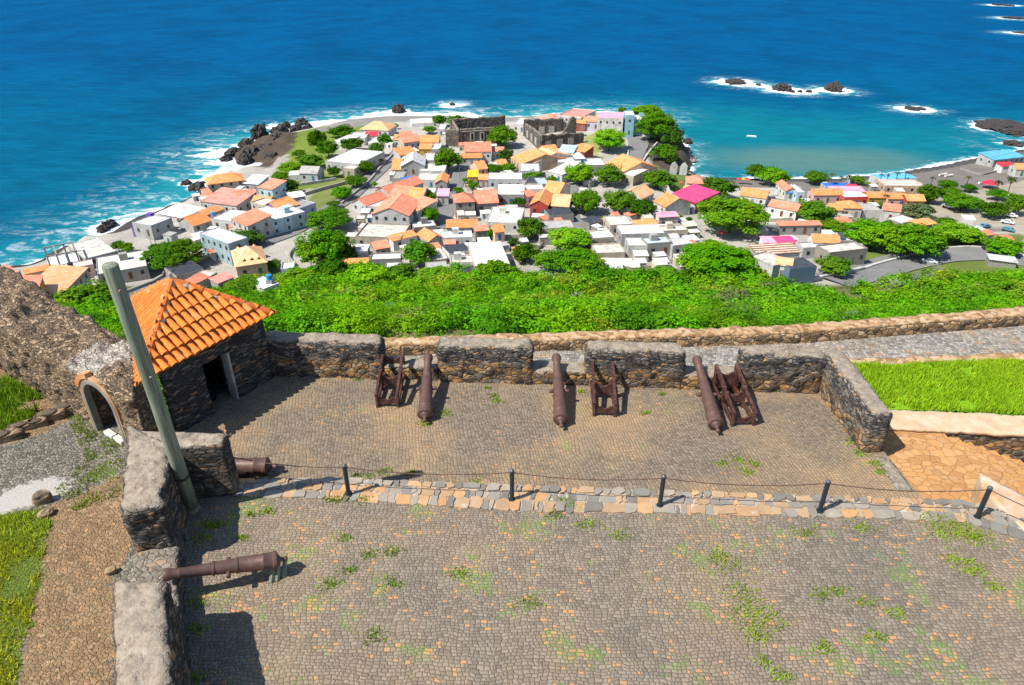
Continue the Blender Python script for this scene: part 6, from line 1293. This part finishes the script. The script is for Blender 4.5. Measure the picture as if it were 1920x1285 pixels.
def tree(u, v, w, h, lk, label, cat='tree', name='tree', group=None):
    tn[0] += 1; r = random.Random(tn[0]); 
    g = G(u, v+h*.15, 1.5); s, sn_ = dist_px(g); R = w*s/2; cs = math.sqrt(1-sn_**2); ap = h*s/2
    rz2 = ap**2-(R*sn_)**2; rz = math.sqrt(max(rz2, (.42*R)**2))/cs if rz2 > 0 else .5*R
    rz = min(max(rz, .5*R), 1.15*R); g = G(u, v, rz*.75+.8); gz = tz(g[0], g[1])
    T = thing(name, label, cat, (g[0], g[1], gz), 0, group); key = 's' if R < 3 else 'm' if R < 7.5 else 'l'
    c = link(bpy.data.objects.new('crown', crown_mesh(key, r.randrange(4), lk)), T); c.location = (0, 0, g[2]-gz); c.scale = (R*1.02, R*1.02, rz*1.05); c.rotation_euler = (0, 0, r.uniform(0, 6.28))
    t = link(bpy.data.objects.new('trunk', trunk_mesh(r.randrange(4))), T); k = (g[2]-gz)/.95; t.scale = (max(k, R*.55), max(k, R*.55), k); t.rotation_euler = (0, 0, r.uniform(0, 6.28))
    return T
TREES = [(165,565,100,72,'mid','big bushy tree right behind the ruined rampart'),(95,566,40,42,'dark','dark bush left of the bushy tree behind the rampart'),(205,590,60,40,'mid','leafy tree behind the wooden pole above the rampart'),(325,478,108,58,'mid','wide green tree beside the stained flat roof'),(220,460,24,22,'mid','round bush left of the purple house steps'),(238,463,26,20,'bright','small bush before the purple house'),(459,446,62,34,'dark','dark dense hedge tree by the pale blue house'),
 (618,410,84,46,'mid','broad tree overhanging the sea road, upper of three'),(605,466,104,84,'bright','tallest feathery tree beside the sea road'),(650,478,40,56,'dark','shaded side tree right of the tallest feathery tree'),(617,508,78,42,'mid','round tree below the tallest feathery tree'),(455,535,64,28,'mid','shrubby tree right of the hut roof'),(508,498,40,22,'dark','dark bush at the edge of the dormered roof'),(787,475,62,52,'mid','round dark green tree above the slope in the left middle'),(560,520,70,28,'bright','low spreading tree left of the stone shop'),(690,515,90,26,'bright','spreading scrub tree below the open yard house'),(750,510,60,26,'mid','spreading scrub tree below the blue door block'),(820,512,50,22,'bright','low bright tree below the junk yard'),(930,505,68,32,'bright','flat topped acacia below the big square roof'),
 (803,372,30,46,'mid','street tree right of the coral gables, upper'),(806,404,34,40,'bright','street tree right of the coral gables, lower'),(795,385,20,24,'dark','dark street bush beside the lower street tree'),(838,298,52,48,'mid','round street tree left of the church ruin'),(942,256,56,46,'bright','round tree in front of the cathedral ruin wall'),(824,226,28,24,'bright','left tree of the pair at the ruin lawn'),(856,226,42,22,'bright','right tree of the pair at the ruin lawn'),(806,243,28,11,'mid','low bush on the ruin lawn'),(722,264,30,28,'mid','upper of two round trees by the sea road bend'),(705,280,28,28,'mid','lower of two round trees by the sea road bend'),(660,270,42,28,'mid','round tree above the grey flat roofed hall'),(706,237,22,12,'mid','small tree on the peach hip roof yard'),(743,236,9,10,'mid','small lone tree on the pale yard'),
 (594,262,36,42,'mid','leafy tree on the grassy point, upper'),(614,278,36,36,'mid','dark leaf tree on the grassy point, lower'),(640,246,50,14,'mid','long bushes behind the trees on the grassy point'),(545,314,42,24,'bright','bush on the grassy point left of the grey cottage'),(582,302,48,28,'mid','bush above the grey cottage on the point'),(525,331,34,18,'mid','low bush right of the white sloping roof'),(543,349,36,28,'dark','dark green tree beside the coral and blue house'),(627,322,28,20,'mid','bush below the grey flat roofed hall'),(683,314,38,26,'mid','hedge bush right of the cream cube house'),(706,300,24,16,'mid','small bush at the upper sea road wall'),(640,362,40,26,'mid','roadside bush on the sea road terrace, lower'),(668,340,44,26,'mid','roadside bush on the sea road terrace, upper'),(626,382,24,16,'dark','small dark bush on the sea road edge'),(560,288,26,16,'mid','small bush near the rocky point'),(702,345,11,22,'mid','slim tree left of the coral gable house'),
 (948,291,30,28,'dark','dark tree left of the orange lane roofs'),(920,316,34,16,'mid','left half of the clipped hedge trees'),(952,314,36,18,'mid','right half of the clipped hedge trees'),(1015,292,20,22,'grey','grey green tree right of the orange lane roofs'),(998,327,38,14,'mid','bush below the grey blank wall house'),(1037,337,20,17,'bright','light bush by the steel blue roof'),(1056,356,16,20,'mid','small dark tree by the plaza lamp post'),(885,347,24,20,'mid','tree beside the long white hall'),(860,356,20,9,'mid','low bush at the street corner'),(972,377,30,22,'dark','dark tree in front of the sunken court roof'),(872,338,12,10,'mid','small bush by the yellow kiosk'),
 (1087,326,56,44,'bright','left of the twin trees above the plaza'),(1143,328,54,46,'mid','right of the twin trees above the plaza'),(1097,379,62,50,'mid','left plaza tree, rounded crown'),(1162,378,62,50,'mid','middle plaza tree with tall crown'),(1205,392,52,42,'mid','right plaza tree by the orange roof'),(1143,262,62,48,'bright','round headland tree by the grey road'),(1232,236,74,62,'bright','large tree at the cliff top on the headland'),(1262,258,40,44,'dark','dark cliff tree right of the large cliff top tree'),(1212,211,60,18,'bright','tree behind the aqua house'),(1098,211,30,10,'mid','tree behind the lilac house'),(1166,206,14,14,'mid','slim tree between villa and aqua tower'),(1246,286,50,34,'mid','bush clinging to the cliff face'),(1262,300,24,18,'dark','dark bush low on the cliff'),(1236,336,62,36,'mid','big tree beside the slanting white wall'),(1250,383,36,20,'mid','bushes below the slanting white wall'),(1268,408,26,18,'bright','small tree behind the tall cement house'),(1292,412,14,12,'mid','small bush by the dirt lane'),
 (1347,352,64,46,'mid','dense tree between the beach houses and big crown'),(1372,405,132,82,'bright','largest spreading tree of the town, right of centre'),(1342,488,136,70,'bright','wide feathery tree above the slope, right of centre'),(1418,322,34,34,'mid','tall beach tree left of a pair'),(1452,330,56,40,'bright','wide beach tree right of a pair'),(1530,333,46,27,'mid','round beach tree beside the palms'),(1608,337,28,17,'bright','bright tree between palms and blue roof'),(1627,344,12,7,'mid','tiny bush by the beach awnings'),(1525,396,70,48,'mid','large round tree below the pink walled house'),(1562,425,56,30,'bright','spreading tree right below the large round one'),(1640,440,110,46,'bright','left canopy tree above the hillside road'),(1712,452,110,74,'bright','right canopy tree above the hillside road'),(1632,424,40,20,'bright','small tree behind the canopy trees'),(1668,420,30,16,'mid','small round tree under the white coral roofed house'),(1564,498,66,40,'mid','round shrub tree below the stone block house'),(1723,396,62,34,'grey','grey green spreading bush beside the red fronted row'),
 (1743,364,42,40,'mid','dark tree at the left of the square'),(1777,346,36,20,'mid','flat topped tree behind the square'),(1783,366,44,34,'mid','orange tinged tree in the square'),(1805,379,64,30,'mid','spreading tree over the parked car in the square'),(1819,352,28,15,'mid','small flat tree near the red tent'),(1872,364,38,22,'mid','round tree right of the red tent'),(1864,392,52,36,'mid','shade tree above the parked cars'),(1906,384,40,44,'mid','leafy tree at the right edge'),(1775,416,36,20,'mid','round bush at the edge of the sandy square'),(1795,437,80,26,'bright','wide low tree below the sandy square'),(1880,462,70,20,'bright','low green tree beyond the road bend at the right'),(1650,384,16,10,'mid','small bush by the yellow fronted row'),(1400,512,60,24,'bright','low tree at the foot of the pale blank houses'),
 (995,428,50,50,'mid','dark crowned tree above the slope left of the cement house'),(1068,448,82,50,'bright','spreading tree below the beige cement house'),(985,473,56,40,'mid','spreading tree left of the sunlit low canopy'),(1085,490,96,54,'bright','low spreading canopy beside the pale yard'),(1030,488,60,46,'mid','middle tree of the low spreading group'),(962,455,22,26,'dark','dark narrow tree right of the big square roof'),(918,437,20,26,'mid','small tree before the coral strip roof'),(1246,516,64,28,'bright','low bright tree under the rubble lot'),(1130,412,16,18,'mid','small bush beside the dark shed'),(1172,520,50,16,'bright','scrubby tree at the foot of the pale yard'),(735,420,14,12,'mid','small bush behind the pale terrace'),(1518,472,10,10,'mid','potted shrub in the grey walled yard')]
for t in TREES: tree(*t)
sp_ = G(248, 519); y = tree(247, 516, 13, 10, 'grey', 'yellow flowering shrub before the stained flat roof', 'shrub', 'flowering_shrub'); [setattr(c, 'data', c.data.copy()) or c.data.materials.clear() or c.data.materials.append(m_leaf('yellow bloom', (.5,.3,.01), .2, .3)) for c in y.children if c.name.startswith('crown')]
# palms
PF = {}
def palm_crown(var):
    if var not in PF:
        r = random.Random(var+50); mb = MB()
        for k in range(15):
            a = k*2.4+r.random()*.4; up = r.uniform(-.1, .9); pts = []
            for i in range(6):
                f = i/5; pts.append(Vector((math.cos(a)*f, math.sin(a)*f, up*f-1.05*f*f)))
            w = Vector((-math.sin(a), math.cos(a), 0)); ww = [.05,.15,.19,.17,.11,.02]
            for i in range(5):
                for s in (-1, 1): mb.add([pts[i], pts[i+1], pts[i+1]+w*s*ww[i+1]-Vector((0,0,.06)), pts[i]+w*s*ww[i]-Vector((0,0,.06))], [(0,1,2,3)])
        o = mb.build('fronds', LEAF['palm']); PF[var] = o.data; bpy.data.objects.remove(o)
    return PF[var]
def palm(u, v, w, hm, label):
    g = G(u, v, hm); s, _ = dist_px(g); z = tz(g[0], g[1]); T = thing('palm_tree', label, 'palm tree', (g[0], g[1], z), 0, 'palms along the beach'); r = random.Random(u)
    lean = r.uniform(-.4, .4); MB().tube([(0,0,-.2),(lean*.3,0,hm*.5),(lean,0,hm)], [.22,.16,.13], 7).build('trunk', BARK, T)
    c = link(bpy.data.objects.new('fronds', palm_crown(r.randrange(3))), T); R = w*s/2; c.location = (lean, 0, hm); c.scale = (R, R, R*.8); c.rotation_euler = (0,0,r.uniform(0, 6))
for t in ((1749,333,13,6,'short palm before the beached white boats'),(1818,331,13,6,'small palm left of the beach wall'),(1873,340,18,6,'yellowish palm near the right edge'),(1900,334,22,8,'tall dark palm near the right edge'),(1562,326,14,8,'tallest palm behind the blue awning'),(1577,331,10,6,'second palm behind the blue awning'),(1593,329,12,6.5,'third palm behind the blue awning'),(1607,330,9,6,'slim palm beside the bright beach tree'),(1653,327,11,6,'leftmost of four palms behind the sky blue roof'),(1666,327,9,6,'second of four palms behind the sky blue roof'),(1683,325,11,6,'third of four palms behind the sky blue roof'),(1700,323,9,6,'rightmost of four palms behind the sky blue roof'),(1662,366,16,7,'palm in front of the right hand orange row'),(1555,333,10,5,'low palm by the round beach tree'),(1868,289,7,3,'tiny palm beside the big sky blue roof')): palm(*t)
# green slope below the fort: unbroken thorn scrub
r = np.random.default_rng(33); pts = []
for yy in np.arange(40, 186, 1.0):
    hw = yy*.84+8; n = int(2*hw/ (1.7+yy*.012)*.62); pts.append(np.c_[r.uniform(-hw, hw, n), np.full(n, yy)+r.uniform(-.6, .6, n)])
pts = np.concatenate(pts); zz = zt(pts[:, 0], pts[:, 1])
# keep the road, the town edge and the left flank clear
road = np.array([G(u, v)[:2] for u, v in [(1560,530),(1620,512),(1690,494),(1760,480),(1830,477),(1900,486),(1990,505)]]); dr, _ = seg_dist(pts[:, 0], pts[:, 1], road, closed=False)
edge = np.array([G(u, v)[:2] for u, v in [(-500,700),(60,600),(250,590),(330,545),(420,545),(470,530),(560,515),(640,524),(800,520),(900,524),(1100,524),(1230,526),(1300,520),(1400,524),(1520,526),(1640,507),(1760,482),(1900,476),(2300,500)]])
lim = np.interp(pts[:, 0], edge[:, 0], edge[:, 1]); keep = (pts[:, 1] < lim+2)&(dr > 8.5); 
dens = np.array([noise.noise(Vector((x*.05, y*.05, 4)))+.5*noise.noise(Vector((x*.16, y*.16, 1))) for x, y in pts]); keep &= (dens+r.uniform(-.12, .12, len(pts)) > -.36); pts, zz, dens = pts[keep], zz[keep], dens[keep]
print('scrub', len(pts))
def scrub(name, sel, lk, label):
    base = [leaf_cloud(np.random.default_rng(500+i), 340, .092, 12, spread=.46) for i in range(6)]; near = [leaf_cloud(np.random.default_rng(600+i), 760, .06, 18, spread=.40) for i in range(6)]; out = []
    for (x, y), z, d in zip(pts[sel], zz[sel], dens[sel]):
        R = r.uniform(.75, 2.15)*(1+.55*d)*(1.0+.004*y); a = r.uniform(0, 6.28); B = (near if y < 105 else base)[r.integers(6)]; ca, sa = math.cos(a), math.sin(a)
        out.append(np.stack([(B[:, 0]*ca-B[:, 1]*sa)*R+x, (B[:, 0]*sa+B[:, 1]*ca)*R+y, B[:, 2]*R*r.uniform(.6, .85)+z+R*.40], 1))
    V = np.concatenate(out); o = np_mesh(name, V, np.arange(len(V)).reshape(-1, 4), LEAF[lk]); kind(o, 'stuff'); return o
q = r.random(len(pts)); spot = np.array([noise.noise(Vector((x*.035, y*.035, 12))) for x, y in pts])
LEAF['olive'] = m_leaf('olive leaf', (.15,.31,.02)); LEAF['ashen'] = m_leaf('ashen leaf', (.14,.25,.07))
ash = (np.array([noise.noise(Vector((x*.06, y*.06, 31))) for x, y in pts])+.25*(q-.5) > .46); oli = ~ash&(spot+.5*(q-.5) > .3)
scrub('scrub', (q < .55)&~ash&~oli, 'bright', ''); scrub('scrub', (q >= .55)&~ash&~oli, 'mid', ''); scrub('scrub', oli, 'olive', ''); scrub('scrub', ash, 'ashen', '')
# bare grey thorn bushes among the green, and scattered acacias one can tell apart
def bare(u, v, w, label):
    g = G(u, v, .5); s, _ = dist_px(g); R = max(1.6, w*s/2); rr = random.Random(u+v); mb = MB()
    for k in range(26):
        a = rr.uniform(0, 6.28); el = rr.uniform(.15, 1.4); d = Vector((math.cos(a)*math.cos(el), math.sin(a)*math.cos(el), math.sin(el))); p0_ = Vector((0,0,-.2)); p1_ = d*R*rr.uniform(.5, .8)+Vector((rr.uniform(-.3,.3), rr.uniform(-.3,.3), 0)); p2_ = p1_+(d+Vector((rr.uniform(-.7,.7), rr.uniform(-.7,.7), .3)))*R*.35
        mb.tube([p0_, p1_, p2_], [.07,.04,.012], 4, False)
        for j in range(5):
            q_ = p1_+Vector((rr.uniform(-.8,.8), rr.uniform(-.8,.8), rr.uniform(-.2,.7)))*R*.4; mb.tube([p1_, q_], [.028,.01], 3, False)
    o = mb.build('bare_bush', m_plain('bare twigs', (.30,.29,.27), .95)); o.location = (g[0], g[1], tz(g[0], g[1])+.6); tag(o, label, 'shrub', 'bare grey bushes on the green slope')
for i, (u, v, w) in enumerate(((1595,605,34),(1680,545,46),(1718,530,40),(1650,530,30),(1760,515,40),(890,600,44),(985,585,26),(1230,560,20),(1745,525,30),(1600,540,24),(730,585,26),(1340,600,22),(1080,560,22),(580,545,30),(1705,575,26))):
    bare(u, v, w, 'bare grey twiggy bush among green scrub on the slope')
sl_ = [(700,560,44,26),(1180,580,60,34),(1330,560,56,34),(1240,600,54,32),(1460,585,54,30),(1050,590,50,28),(880,560,44,24),(780,545,46,24),(620,560,44,26),(1420,545,50,28),(1540,560,50,30),(1690,585,60,34),(1800,560,60,32),(1870,530,60,30),(1780,600,60,30),(950,545,44,22),(1130,540,44,22)]
for i, (u, v, w, h) in enumerate(sl_): tree(u, v, w, h, 'bright' if i % 2 else 'mid', 'feathery thorn bush rising above the scrub of the green slope', 'shrub', 'thorn_bush', 'taller thorn bushes on the green slope')
